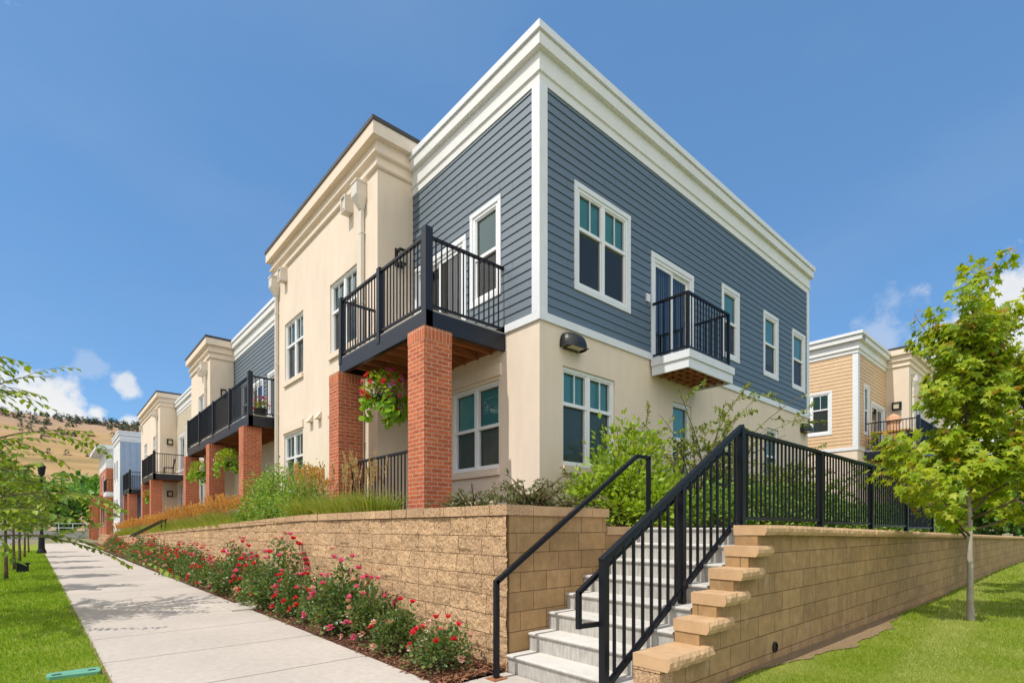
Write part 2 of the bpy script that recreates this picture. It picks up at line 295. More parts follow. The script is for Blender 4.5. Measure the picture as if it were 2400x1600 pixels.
def lawn_mat():
    m, t, p = new_mat('lawn'); L = t.links.new
    tcn = nn(t, 'ShaderNodeTexCoord')
    n1 = nn(t, 'ShaderNodeTexNoise', ins={'Scale': 60, 'Detail': 6, 'Roughness': .7}); L(tcn.outputs['Object'], n1.inputs['Vector'])
    r = nn(t, 'ShaderNodeValToRGB'); e = r.color_ramp.elements
    e[0].position = .3; e[0].color = (.10, .16, .012, 1); e[1].position = .7; e[1].color = (.29, .36, .03, 1)
    L(n1.outputs['Fac'], r.inputs[0])
    n2 = nn(t, 'ShaderNodeTexNoise', ins={'Scale': 1.1, 'Detail': 5}); L(tcn.outputs['Object'], n2.inputs['Vector'])
    mr = nn(t, 'ShaderNodeMapRange', ins={'From Min': .45, 'From Max': .75, 'To Min': 0, 'To Max': .6}); L(n2.outputs['Fac'], mr.inputs['Value'])
    mx = nn(t, 'ShaderNodeMix', data_type='RGBA'); mx.inputs[7].default_value = (.42, .42, .10, 1); L(mr.outputs[0], mx.inputs[0]); L(r.outputs[0], mx.inputs[6])
    L(mx.outputs[2], p.inputs['Base Color']); p.inputs['Roughness'].default_value = .9; p.inputs['Specular IOR Level'].default_value = .1
    b = nn(t, 'ShaderNodeBump', ins={'Strength': .9, 'Distance': .03}); L(n1.outputs['Fac'], b.inputs['Height']); L(b.outputs[0], p.inputs['Normal'])
    return m
M['lawn'] = lawn_mat()
def mulch_mat(name, a, b_, c, sc_=55):
    m, t, p = new_mat(name); L = t.links.new
    tcn = nn(t, 'ShaderNodeTexCoord')
    v = nn(t, 'ShaderNodeTexVoronoi', ins={'Scale': sc_}); L(tcn.outputs['Object'], v.inputs['Vector'])
    n1 = nn(t, 'ShaderNodeTexNoise', ins={'Scale': 25, 'Detail': 6}); L(tcn.outputs['Object'], n1.inputs['Vector'])
    sx = nn(t, 'ShaderNodeSeparateXYZ'); L(v.outputs['Color'], sx.inputs[0])
    r = nn(t, 'ShaderNodeValToRGB'); e = r.color_ramp.elements
    e[0].color = c4(a); e[1].color = c4(c); x = e.new(.5); x.color = c4(b_)
    L(sx.outputs[0], r.inputs[0]); L(r.outputs[0], p.inputs['Base Color']); p.inputs['Roughness'].default_value = .95
    ad = nn(t, 'ShaderNodeMath', operation='ADD'); L(v.outputs['Distance'], ad.inputs[0]); L(n1.outputs['Fac'], ad.inputs[1])
    b = nn(t, 'ShaderNodeBump', ins={'Strength': 1, 'Distance': .04}); L(ad.outputs[0], b.inputs['Height']); L(b.outputs[0], p.inputs['Normal'])
    return m
M['mulch'] = mulch_mat('red_brown_mulch', (.07, .03, .018), (.17, .07, .035), (.30, .15, .08))
M['chip'] = leaf_mat('mulch_chip', [(.09, .035, .018), (.20, .08, .04), (.30, .15, .08), (.14, .06, .03)], .02, .9)
M['dirt'] = mulch_mat('dry_soil', (.50, .31, .16), (.62, .41, .22), (.68, .48, .28), 120)
def hill_mat():
    m, t, p = new_mat('dry_hillside'); L = t.links.new
    tcn = nn(t, 'ShaderNodeTexCoord')
    mp = nn(t, 'ShaderNodeMapping', ins={'Scale': (.006, .006, .05)}); L(tcn.outputs['Object'], mp.inputs[0])
    n1 = nn(t, 'ShaderNodeTexNoise', ins={'Scale': 3, 'Detail': 9, 'Roughness': .65}); L(mp.outputs[0], n1.inputs['Vector'])
    r = nn(t, 'ShaderNodeValToRGB'); e = r.color_ramp.elements
    e[0].position = .3; e[0].color = (.21, .17, .08, 1); e[1].position = .68; e[1].color = (.46, .30, .17, 1)
    x = e.new(.5); x.color = (.38, .25, .12, 1)
    sz = nn(t, 'ShaderNodeSeparateXYZ'); L(tcn.outputs['Object'], sz.inputs[0]); n5 = nn(t, 'ShaderNodeTexNoise', ins={'Scale': .03, 'Detail': 6}); L(tcn.outputs['Object'], n5.inputs['Vector'])
    sm = nn(t, 'ShaderNodeMath', operation='MULTIPLY_ADD', ins={1: 90., 2: -45.}); L(n5.outputs['Fac'], sm.inputs[0]); sa = nn(t, 'ShaderNodeMath', operation='ADD'); L(sm.outputs[0], sa.inputs[0]); L(sz.outputs[2], sa.inputs[1])
    hr = nn(t, 'ShaderNodeMapRange', ins={'From Min': 62, 'From Max': 95, 'To Min': 0, 'To Max': .8}); L(sa.outputs[0], hr.inputs['Value'])
    rk = nn(t, 'ShaderNodeMix', data_type='RGBA'); rk.inputs[7].default_value = (.36, .245, .18, 1); L(n1.outputs['Fac'], r.inputs[0]); L(hr.outputs[0], rk.inputs[0]); L(r.outputs[0], rk.inputs[6])
    L(rk.outputs[2], p.inputs['Base Color']); p.inputs['Roughness'].default_value = 1; p.inputs['Specular IOR Level'].default_value = 0
    return m
M['hill'] = hill_mat()
M['ground'] = mat('dry_ground', (.22, .20, .11), .95, .2, .5, .3, 10, .1)

# ------------------------------------------------------------------ mesh helpers
class MB:
    def __init__(s): s.v = []; s.f = []
    def quad(s, a, b, c, d):
        i = len(s.v); s.v += [tuple(a), tuple(b), tuple(c), tuple(d)]; s.f.append((i, i + 1, i + 2, i + 3))
    def box(s, x0, x1, y0, y1, z0, z1):
        if x0 > x1: x0, x1 = x1, x0
        if y0 > y1: y0, y1 = y1, y0
        if z0 > z1: z0, z1 = z1, z0
        i = len(s.v)
        s.v += [(x0, y0, z0), (x1, y0, z0), (x1, y1, z0), (x0, y1, z0), (x0, y0, z1), (x1, y0, z1), (x1, y1, z1), (x0, y1, z1)]
        s.f += [tuple(i + k for k in q) for q in ((0, 3, 2, 1), (4, 5, 6, 7), (0, 1, 5, 4), (1, 2, 6, 5), (2, 3, 7, 6), (3, 0, 4, 7))]
    def bar(s, p, q, w, h, up=(0, 0, 1)):
        p, q = Vector(p), Vector(q); d = (q - p).normalized(); u = Vector(up)
        sd_ = d.cross(u)
        if sd_.length < 1e-4: sd_ = Vector((1, 0, 0))
        sd_.normalize(); u = sd_.cross(d).normalized()
        i = len(s.v)
        for c in (p, q):
            for a, b in ((-1, -1), (1, -1), (1, 1), (-1, 1)): s.v.append(tuple(c + sd_ * (a * w / 2) + u * (b * h / 2)))
        s.f += [tuple(i + k for k in f) for f in ((0, 1, 2, 3), (7, 6, 5, 4), (0, 4, 5, 1), (1, 5, 6, 2), (2, 6, 7, 3), (3, 7, 4, 0))]
    def tube(s, pts, rad, n=6):
        pts = [Vector(p) for p in pts]; rings = []
        for k, p in enumerate(pts):
            d = (pts[min(k + 1, len(pts) - 1)] - pts[max(k - 1, 0)])
            if d.length < 1e-9: d = Vector((0, 0, 1))
            d.normalize(); a = d.orthogonal().normalized(); b = d.cross(a)
            r = rad[k] if hasattr(rad, '__len__') else rad
            base = len(s.v); rings.append(base)
            for j in range(n):
                t = 2 * math.pi * j / n; s.v.append(tuple(p + a * (r * math.cos(t)) + b * (r * math.sin(t))))
        # keep rings from twisting: match nearest vertex
        for k in range(len(rings) - 1):
            r0, r1 = rings[k], rings[k + 1]
            v0 = Vector(s.v[r0]) - pts[k]
            off = max(range(n), key=lambda j: (Vector(s.v[r1 + j]) - pts[k + 1]).dot(v0))
            for j in range(n):
                s.f.append((r0 + j, r0 + (j + 1) % n, r1 + (j + 1 + off) % n, r1 + (j + off) % n))
        s.f.append(tuple(rings[0] + j for j in range(n))[::-1]); s.f.append(tuple(rings[-1] + j for j in range(n)))
    def lathe(s, c, prof, n=16):
        base = len(s.v); c = Vector(c)
        for r, z in prof:
            for j in range(n):
                t = 2 * math.pi * j / n; s.v.append((c.x + r * math.cos(t), c.y + r * math.sin(t), c.z + z))
        for k in range(len(prof) - 1):
            for j in range(n):
                a = base + k * n + j; b = base + k * n + (j + 1) % n
                s.f.append((a, b, b + n, a + n))
    def build(s, name, m, parent=None, loc=None, smooth=False):
        off = Vector(parent['_w']) if parent is not None else (Vector(loc) if loc is not None else Vector((0, 0, 0)))
        v = np.array(s.v, dtype=float).reshape(-1, 3) - np.array(off)
        me = bpy.data.meshes.new(name); me.from_pydata(v.tolist(), [], s.f)
        return finish(me, name, m, parent, loc, off, smooth)
def finish(me, name, m, parent, loc, off=None, smooth=False, uv=True):
    if uv and len(me.polygons) < 60000:
        ul = me.uv_layers.new(name='uv')
        nl = len(me.loops); co = np.zeros(len(me.vertices) * 3); me.vertices.foreach_get('co', co); co = co.reshape(-1, 3)
        if off is not None: co = co + np.array(off)
        vi = np.zeros(nl, dtype=int); me.loops.foreach_get('vertex_index', vi)
        pn = np.zeros(len(me.polygons) * 3); me.polygons.foreach_get('normal', pn); pn = np.abs(pn.reshape(-1, 3))
        lt = np.zeros(len(me.polygons), dtype=int); me.polygons.foreach_get('loop_total', lt)
        ax = np.repeat(np.argmax(pn, axis=1), lt); c = co[vi]
        u = np.where(ax == 0, c[:, 1], c[:, 0]); v = np.where(ax == 2, c[:, 1], c[:, 2])
        ul.data.foreach_set('uv', np.stack([u, v], 1).ravel())
    if smooth: me.polygons.foreach_set('use_smooth', [True] * len(me.polygons))
    if m is not None:
        for mm in (m if isinstance(m, (list, tuple)) else [m]): me.materials.append(mm)
    o = bpy.data.objects.new(name, me); COL.objects.link(o)
    if parent is not None:
        o.parent = parent; o['_w'] = tuple(off) if off is not None else (0, 0, 0)
    elif loc is not None:
        o.location = loc; o['_w'] = tuple(loc)
    else: o['_w'] = (0, 0, 0)
    return o
def thing(name, label, cat, loc=(0, 0, 0), group=None):
    o = bpy.data.objects.new(name, None); COL.objects.link(o); o.location = loc; o['_w'] = tuple(loc); o.empty_display_size = .2
    return tag(o, label, cat, group)
def tag(o, label, cat, group=None):
    o['label'] = label; o['category'] = cat
    if group: o['group'] = group
    return o
def kind(o, k): o['kind'] = k; return o
def copy_thing(src, loc, rz, scale, label, group=None):
    r = src.copy(); COL.objects.link(r); r.location = loc; r.rotation_euler = (0, 0, rz); r.scale = scale; r['label'] = label
    if group: r['group'] = group
    for ch in list(src.children):
        c = ch.copy(); COL.objects.link(c); c.parent = r
        for g in list(ch.children):
            d = g.copy(); COL.objects.link(d); d.parent = c
    return r
def np_mesh(name, V, F, m, parent=None, loc=None, midx=None, off=None):
    me = bpy.data.meshes.new(name); V = np.asarray(V, dtype=np.float32); k = F.shape[1]
    me.vertices.add(len(V)); me.vertices.foreach_set('co', V.ravel())
    me.loops.add(F.size); me.loops.foreach_set('vertex_index', F.ravel().astype(np.int32))
    me.polygons.add(len(F)); me.polygons.foreach_set('loop_start', np.arange(0, F.size, k, dtype=np.int32))
    me.polygons.foreach_set('loop_total', np.full(len(F), k, dtype=np.int32))
    if midx is not None: me.polygons.foreach_set('material_index', np.asarray(midx, dtype=np.int32))
    me.update(); me.validate()
    return finish(me, name, m, parent, loc, off=off, uv=False)
# leaf templates: x = width, y = length, z = up
T_LEAF = (np.array([(0, 0, 0), (.28, .45, .06), (0, 1, -.06), (-.28, .45, .06)]), np.array([(0, 1, 2), (0, 2, 3)]))
T_ROUND = (np.array([(0, 0, 0), (.4, .3, .06), (.33, .75, .05), (0, 1, 0), (-.33, .75, .05), (-.4, .3, .06)]), np.array([(0, 1, 2), (0, 2, 3), (0, 3, 4), (0, 4, 5)]))
T_MAPLE = (np.array([(0, 0, 0), (.5, .12, -.05), (.26, .3, .05), (.62, .62, -.08), (.2, .56, .05), (0, 1, -.1), (-.2, .56, .05), (-.62, .62, -.08), (-.26, .3, .05), (-.5, .12, -.05)]),
           np.array([(0, 1, 2), (0, 2, 4), (2, 3, 4), (0, 4, 6), (4, 5, 6), (0, 6, 8), (6, 7, 8), (0, 8, 9)]))
T_BLADE = (np.array([(-.5, 0, 0), (.5, 0, 0), (0, 1, 0)]), np.array([(0, 1, 2)]))
def frames(D, U):
    D = D / np.linalg.norm(D, axis=1, keepdims=True)
    X = np.cross(D, U); X /= (np.linalg.norm(X, axis=1, keepdims=True) + 1e-9); Zz = np.cross(X, D)
    return X, D, Zz
def scatter(tpl, P, D, U, S, W=None):
    tv, tf = tpl; X, Y, Zz = frames(D, U); S = np.asarray(S).reshape(-1, 1, 1); W = S if W is None else np.asarray(W).reshape(-1, 1, 1)
    V = P[:, None, :] + X[:, None, :] * tv[None, :, 0:1] * W + Y[:, None, :] * tv[None, :, 1:2] * S + Zz[:, None, :] * tv[None, :, 2:3] * S
    F = tf[None] + (np.arange(len(P)) * len(tv))[:, None, None]
    return V.reshape(-1, 3), F.reshape(-1, tf.shape[1])
def rdir(n, up=0.):
    d = rng.normal(size=(n, 3)); d /= np.linalg.norm(d, axis=1, keepdims=True); d[:, 2] += up
    return d / np.linalg.norm(d, axis=1, keepdims=True)

# wall planes: s runs along the wall, n is the distance in front of it
class PX:   # faces -X
    def __init__(s, X): s.c = X
    def p(s, a, z, n): return (s.c - n, a, z)
    flip = True
class PY:   # faces -Y
    def __init__(s, Y): s.c = Y
    def p(s, a, z, n): return (a, s.c - n, z)
    flip = False
def pbox(mb, pl, s0, s1, z0, z1, n0, n1):
    a = pl.p(s0, z0, n0); b = pl.p(s1, z1, n1); mb.box(a[0], b[0], a[1], b[1], a[2], b[2])
def pquad(mb, pl, s0, s1, z0, z1, n0, n1=None):
    """upright sheet; n0 at the bottom edge, n1 at the top edge"""
    n1 = n0 if n1 is None else n1
    q = [pl.p(s0, z0, n0), pl.p(s1, z0, n0), pl.p(s1, z1, n1), pl.p(s0, z1, n1)]
    if pl.flip: q = q[::-1]
    mb.quad(*q)
def wall(parent, pl, s0, s1, z0, z1, holes, m, name='stucco_wall', depth=.14):
    """flat wall with real openings and their reveals"""
    mb = MB()
    S = sorted({s0, s1, *[min(max(h[0], s0), s1) for h in holes], *[min(max(h[1], s0), s1) for h in holes]})
    Zs = sorted({z0, z1, *[min(max(h[2], z0), z1) for h in holes], *[min(max(h[3], z0), z1) for h in holes]})
    for i in range(len(S) - 1):
        for j in range(len(Zs) - 1):
            cx, cz = (S[i] + S[i + 1]) / 2, (Zs[j] + Zs[j + 1]) / 2
            if any(h[0] < cx < h[1] and h[2] < cz < h[3] for h in holes): continue
            pquad(mb, pl, S[i], S[i + 1], Zs[j], Zs[j + 1], 0)
    for a, b, c, d in holes:
        for q in ([(a, c, 0), (a, d, 0), (a, d, -depth), (a, c, -depth)], [(b, c, 0), (b, c, -depth), (b, d, -depth), (b, d, 0)],
                  [(a, d, 0), (b, d, 0), (b, d, -depth), (a, d, -depth)], [(a, c, 0), (a, c, -depth), (b, c, -depth), (b, c, 0)]):
            mb.quad(*[pl.p(*k) for k in q])
    return mb.build(name, m, parent)
def siding(parent, pl, s0, s1, z0, z1, holes, m, exp=.152, lip=.016):
    """lap siding: every board is a leaning face with a lower lip"""
    mb = MB(); z = z0
    while z < z1 - 1e-4:
        zt = min(z + exp, z1)
        hs = [h for h in holes if h[2] < zt and h[3] > z]
        Zs = sorted({z, zt, *[h[2] for h in hs if z < h[2] < zt], *[h[3] for h in hs if z < h[3] < zt]})
        for j in range(len(Zs) - 1):
            za, zb = Zs[j], Zs[j + 1]; cz = (za + zb) / 2
            cuts = sorted([(h[0], h[1]) for h in hs if h[2] < cz < h[3]]); a = s0; segs = []
            for c in cuts:
                if c[0] > a: segs.append((a, c[0]))
                a = max(a, c[1])
            if a < s1: segs.append((a, s1))
            na = lip * (1 - (za - z) / exp) + .003; nb = lip * (1 - (zb - z) / exp) + .003
            cut = s0 + ((z * 7.31) % 1.) * 3.0 + .4; parts = []
            for a, b in segs:   # butt joints between board lengths
                c_ = cut
                while c_ < b - .15:
                    if c_ > a + .15: parts.append((a, c_ - .0025)); a = c_ + .0025
                    c_ += 3.66
                parts.append((a, b))
            segs = parts
            for a, b in segs:
                pquad(mb, pl, a, b, za, zb, na, nb)
                if za == z:
                    q = [pl.p(a, za, na), pl.p(a, za, 0), pl.p(b, za, 0), pl.p(b, za, na)]; mb.quad(*(q if not pl.flip else q[::-1]))
        z = zt
    return mb.build('lap_siding', m, parent)
def sweep(path, prof):
    """run a moulding profile (n, z) along a plan path, mitred; outward is to the right of travel"""
    mb = MB(); P = [Vector((p[0], p[1])) for p in path]; rows = []
    for i, p in enumerate(P):
        ns = []
        if i > 0: d = (P[i] - P[i - 1]).normalized(); ns.append(Vector((d.y, -d.x)))
        if i < len(P) - 1: d = (P[i + 1] - P[i]).normalized(); ns.append(Vector((d.y, -d.x)))
        if len(ns) == 2: b = (ns[0] + ns[1]); b = b / (1 + ns[0].dot(ns[1]))
        else: b = ns[0]
        rows.append([(p.x + b.x * n, p.y + b.y * n, z) for n, z in prof])
    for i in range(len(rows) - 1):
        for k in range(len(prof) - 1): mb.quad(rows[i][k], rows[i + 1][k], rows[i + 1][k + 1], rows[i][k + 1])
    for r, rev in ((rows[0], False), (rows[-1], True)):
        i = len(mb.v); mb.v += r; mb.f.append(tuple(range(i, i + len(r)))[::1 if rev else -1])
    return mb

def window(parent, pl, s0, s1, z0, z1, units=2, split=.42, muntin=True, casing=.0, sill=False, screen=True, blind=1., header=False):
    """double-hung window(s). s/z = outer edge of the white frame or casing"""
    n0 = .0 if casing else -.07
    a, b, c, d = s0 + casing, s1 - casing, z0 + casing, z1 - casing
    fw = .055; fr = MB()
    nf = n0 + (.012 if casing else .03); nb = n0 - .07
    for q in ((a, a + fw, c, d), (b - fw, b, c, d), (a + fw, b - fw, d - fw, d), (a + fw, b - fw, c, c + fw)): pbox(fr, pl, *q, nb, nf)
    W = (b - a - 2 * fw); mw = .075; uw = (W - (units - 1) * mw) / units
    ups, los = [], []
    zt = d - (d - c) * split
    for u in range(units):
        ua = a + fw + u * (uw + mw); ub = ua + uw
        if u < units - 1: pbox(fr, pl, ub, ub + mw, c + fw, d - fw, nb, nf - .004)
        pbox(fr, pl, ua, ub, zt - .03, zt + .03, nb, nf - .01)
        sw = .03
        for q in ((ua, ua + sw, c + fw, zt - .03), (ub - sw, ub, c + fw, zt - .03), (ua + sw, ub - sw, c + fw, c + fw + sw)): pbox(fr, pl, *q, nb + .01, nf - .028)
        for q in ((ua, ua + sw, zt + .03, d - fw), (ub - sw, ub, zt + .03, d - fw), (ua + sw, ub - sw, d - fw - sw, d - fw)): pbox(fr, pl, *q, nb + .02, nf - .018)
        if muntin: mm = (ua + ub) / 2; pbox(fr, pl, mm - .009, mm + .009, zt + .03, d - fw - sw, nf - .040, nf - .022)
        ups.append((ua + sw, ub - sw, zt + .03, d - fw - sw)); los.append((ua + sw, ub - sw, c + fw + sw, zt - .03))
    f = fr.build('window', M['vinyl'], parent)
    if casing:
        cs = MB(); w_ = casing
        pbox(cs, pl, s0, s1, d, z1, 0, .032); pbox(cs, pl, s0, s1, z0, c, 0, .032)
        pbox(cs, pl, s0, a, c, d, 0, .029); pbox(cs, pl, b, s1, c, d, 0, .029)
        cs.build('casing', M['white'], f)
    g = MB(); g2 = MB(); sc_ = MB(); bl = MB()
    for q in ups: pquad(g, pl, *q, nb + .03)
    for q in los: pquad(g2, pl, *q, nb + .02)
    g.build('glass', M['glass_up'], f); g2.build('glass', M['glass'], f)
    if screen:
        for q in los: pquad(sc_, pl, *q, nb + .036)
        sc_.build('insect_screen', M['screen'], f)
    # slatted blind inside
    zb = c + (d - c) * (1 - blind)
    z = d - .06
    while z > zb + .03:
        pquad(bl, pl, a + fw, b - fw, z - .03, z, nb - .02, nb + .0); z -= .034
    bl.build('blind', M['blind'], f)
    if sill:
        sl = MB(); pbox(sl, pl, s0 - .02, s1 + .02, z0 - .13, z0 - .002, 0, .055); sl.build('sill', M['stuccotrim'], f)
    if header:
        sl = MB(); pbox(sl, pl, s0 - .06, s1 + .06, z1 + .06, z1 + .27, 0, .035); sl.build('header', M['stuccotrim'], f)
    return (a, b, c, d)
def slider(parent, pl, s0, s1, z0, z1, casing=.1, m='white'):
    a, b, d = s0 + casing, s1 - casing, z1 - casing; fr = MB()
    for q in ((a, a + .05, z0, d), (b - .05, b, z0, d), (a + .05, b - .05, d - .06, d), (a + .05, b - .05, z0, z0 + .05)): pbox(fr, pl, *q, -.09, .012)
    mid = (a + b) / 2
    for u0, u1, n in ((a + .05, mid + .03, -.03), (mid - .03, b - .05, -.065)):
        for q in ((u0, u0 + .06, z0 + .05, d - .06), (u1 - .06, u1, z0 + .05, d - .06), (u0 + .06, u1 - .06, d - .13, d - .06), (u0 + .06, u1 - .06, z0 + .05, z0 + .15)): pbox(fr, pl, *q, n - .016, n + .016)
    f = fr.build('sliding_door', M['vinyl'], parent)
    g = MB(); pquad(g, pl, a + .11, mid - .03, z0 + .15, d - .13, -.03); pquad(g, pl, mid + .03, b - .11, z0 + .15, d - .13, -.065); g.build('glass', M['door_glass'], f)
    cs = MB(); pbox(cs, pl, s0, s1, d, z1, 0, .034); pbox(cs, pl, s0, a, z0, d, 0, .03); pbox(cs, pl, b, s1, z0, d, 0, .03); cs.build('casing', M['white'], f)
    dr = MB(); x = a + .05; k = 0
    while x < b - .06:
        q = [pl.p(x, z0 + .08, -.13), pl.p(x + .085, z0 + .08, -.165), pl.p(x + .085, d - .08, -.165), pl.p(x, d - .08, -.13)]
        dr.quad(*(q if not pl.flip else q[::-1])); x += .088
    dr.build('vertical_blind', M['drape'], f)
    return (a, b, z0, d)

def rail_panel(parent, p, q, z0, z1, sp=.105, name='railing_panel', bal=.018, slope=0.):
    """pickets with a top and a bottom rail between two plan points"""
    p, q = Vector((p[0], p[1], 0)), Vector((q[0], q[1], 0)); Ln = (q - p).length; mb = MB()
    a = Vector((p.x, p.y, z1)); b = Vector((q.x, q.y, z1 + slope)); mb.bar(a, b, .055, .04)
    a = Vector((p.x, p.y, z0)); b = Vector((q.x, q.y, z0 + slope)); mb.bar(a, b, .04, .035)
    n = max(2, int(Ln / sp))
    for k in range(1, n):
        t = k / n; c = p.lerp(q, t); dz = slope * t; mb.box(c.x - bal / 2, c.x + bal / 2, c.y - bal / 2, c.y + bal / 2, z0 + .015 + dz, z1 - .018 + dz)
    return mb.build(name, M['black'], parent)
def balcony(parent, xo, xw, y0, y1, zb, zf, zr, posts, joist_dir='x', left_end=True, name='balcony'):
    """deck on a boxed beam facing -X, with posts and railings; joists show underneath"""
    mb = MB()
    mb.box(xo, xo + .09, y0, y1, zb, zf); mb.box(xo + .09, xw, y0, y0 + .07, zb, zf - .003)
    if left_end: mb.box(xo + .09, xw, y1 - .07, y1, zb, zf - .003)
    b = mb.build(name, M['beam'], parent)
    dk = MB(); dk.box(xo + .02, xw - .002, y0 + .02, y1 - .02, zf + .002, zf + .03); dk.build('deck', M['deck'], b)
    js = MB(); y = y0 + .35
    while y < y1 - .15:
        js.box(xo + .095, xw - .003, y, y + .045, zb + .03, zf - .03); y += .4
    js.box(xo + .095, xw - .005, y0 + .075, y1 - .075, zf - .028, zf - .004)
    js.box(xw - .05, xw - .006, y0 + .075, y1 - .075, zb + .05, zf - .035)
    js.build('joist', M['joist'], b)
    for k, y in enumerate(posts):
        pm = MB(); pw = .05 if k else .065
        pm.box(xo - .012, xo + 2 * pw - .012, y - pw + (pw if k == 0 else 0), y + pw + (pw if k == 0 else 0), zf - (.3 if k == 0 else .12), zr + (.14 if k == 0 else .06)); 
        pm.build('post', M['beam'], b)
    for k in range(len(posts) - 1):
        rail_panel(b, (xo + .04, posts[k] + .1), (xo + .04, posts[k + 1] - .04), zf + .1, zr)
    rail_panel(b, (xo + .1, y0 + .05), (xw - .01, y0 + .05), zf + .1, zr)
    if left_end: rail_panel(b, (xo + .1, posts[-1]), (xw - .01, posts[-1]), zf + .1, zr)
    return b
def pillar(parent, x0, x1, y0, y1, z0, z1):
    mb = MB(); mb.box(x0, x1, y0, y1, z0, z1 - .2); o = mb.build('brick_pillar', M['brick'], parent)
    c = MB(); c.box(x0 - .004, x1 + .004, y0 - .004, y1 + .004, z1 - .2 + .001, z1); c.build('soldier_course', M['soldier'], o)
    return o
def downspout(parent, pl, s, ztop, zbot):
    mb = MB(); pbox(mb, pl, s - .045, s + .045, zbot, ztop - .55, .02, .1)
    for z in np.arange(zbot + .5, ztop - .7, 1.5): pbox(mb, pl, s - .06, s + .06, z, z + .03, 0, .106)
    o = mb.build('downspout', M['alum'], parent)
    h = MB(); A = [pl.p(s + a, z, n) for a, z, n in ((-.13, ztop - .3, .0), (.13, ztop - .3, .0), (.13, ztop - .3, .24), (-.13, ztop - .3, .24), (-.05, ztop - .55, .02), (.05, ztop - .55, .02), (.05, ztop - .55, .11), (-.05, ztop - .55, .11))]
    i = len(h.v); h.v += A; h.f += [(0, 1, 5, 4), (1, 2, 6, 5), (2, 3, 7, 6), (3, 0, 4, 7)]
    pbox(h, pl, s - .13, s + .13, ztop - .3, ztop, 0, .24); pbox(h, pl, s - .145, s + .145, ztop - .03, ztop + .01, 0, .255)
    h.build('conductor_head', M['alum'], o)
def scupper(parent, pl, s, z):
    mb = MB(); pbox(mb, pl, s - .12, s + .12, z + .33, z + .36, 0, .2); pbox(mb, pl, s - .12, s - .09, z, z + .33, 0, .2); pbox(mb, pl, s + .09, s + .12, z, z + .33, 0, .2); pbox(mb, pl, s - .09, s + .09, z, z + .03, 0, .2)
    pbox(mb, pl, s - .09, s + .09, z + .1, z + .33, .15, .17)
    mb.build('scupper', M['alum'], parent)
def vent_hood(parent, pl, s, z):
    mb = MB(); A = [pl.p(s + a, zz, n) for a, zz, n in ((-.1, z + .18, .01), (.1, z + .18, .01), (.1, z, .14), (-.1, z, .14), (-.1, z, .01), (.1, z, .01))]
    mb.v += A; mb.f += [(0, 1, 2, 3), (0, 3, 4), (1, 5, 2), (2, 5, 4, 3), (0, 4, 5, 1)]
    mb.build('vent_hood', M['stuccotrim'], parent)
def wall_pack(parent, pl, s, z):
    """dome shaped wall light"""
    mb = MB(); g_ = []
    for i_ in range(9):
        th = math.pi / 2 * i_ / 8; row = []
        for j_ in range(13):
            ph = -math.pi / 2 + math.pi * j_ / 12; k = math.sin(th) ** .75; c_ = max(0., math.cos(ph))
            row.append(pl.p(s + .26 * math.copysign(abs(math.sin(ph)) ** .8, math.sin(ph)) * (.35 + .65 * k), z + .27 * math.cos(th) ** .8, .27 * k * c_ ** .6))
        g_.append(row)
    for i_ in range(8):
        for j_ in range(12): mb.quad(g_[i_][j_], g_[i_][j_ + 1], g_[i_ + 1][j_ + 1], g_[i_ + 1][j_])
    pbox(mb, pl, s - .18, s + .18, z - .012, z + .0, .0, .06); pbox(mb, pl, s - .18, s + .18, z - .012, z, .24, .275)
    o = mb.build('wall_light', M['bronze'], parent)
    l = MB(); pbox(l, pl, s - .15, s + .15, z + .002, z + .02, .06, .24); l.build('lens', M['lens'], o)
def lantern(parent, pl, s, z, w_=.1):
    mb = MB(); pbox(mb, pl, s - w_, s + w_, z - .02, z + .36, 0, .03); pbox(mb, pl, s - w_ * .9, s + w_ * .9, z + .28, z + .31, .03, .2); pbox(mb, pl, s - w_ * .9, s + w_ * .9, z, z + .03, .03, .2)
    for a in (-.8, .8):
        for n in (.06, .18): pbox(mb, pl, s + a * w_ - .008, s + a * w_ + .008, z + .03, z + .28, n - .008, n + .008)
    o = mb.build('wall_lantern', M['bronze'], parent)
    l = MB(); pbox(l, pl, s - w_ * .55, s + w_ * .55, z + .04, z + .27, .07, .16); l.build('lamp_glass', M['lens'], o)

BLUE_CORN = [(0, 8.68), (.03, 8.68), (.03, 8.83), (.06, 8.84), (.06, 8.882), (.045, 8.886), (.045, 9.17), (.13, 9.172), (.13, 9.365), (.115, 9.37), (.115, 9.392)]
BLUE_CAP = [(.09, 9.385), (.165, 9.388), (.165, 9.51), (-.25, 9.54)]
TOW_CORN = [(0, 8.93), (.04, 8.94), (.06, 8.97), (.06, 9.02), (.03, 9.04), (.03, 9.17), (.09, 9.19), (.11, 9.22), (.11, 9.26), (.07, 9.28), (.07, 9.47), (.2, 9.472), (.2, 9.74)]
TOW_CAP = [(.17, 9.735), (.225, 9.738), (.225, 9.82), (-.3, 9.85)]
def dz(prof, d): return [(n, z + d) for n, z in prof]
def closed_cap(parent, x0, x1, y0, y1, z):
    r = MB(); r.box(x0, x1, y0, y1, z - .05, z); return r.build('roof', M['roof'], parent)

# ================================================================== SETTING
def sheet(name, pts, m, zf=None, k='structure'):
    mb = MB(); i = len(mb.v); mb.v += [tuple(p) for p in pts]; mb.f.append(tuple(range(len(pts))))
    return kind(mb.build(name, m), k)
sheet('ground', [(-1500, -1500, -.06), (2500, -1500, -.06), (2500, 2500, -.06), (-1500, 2500, -.06)], M['ground'])
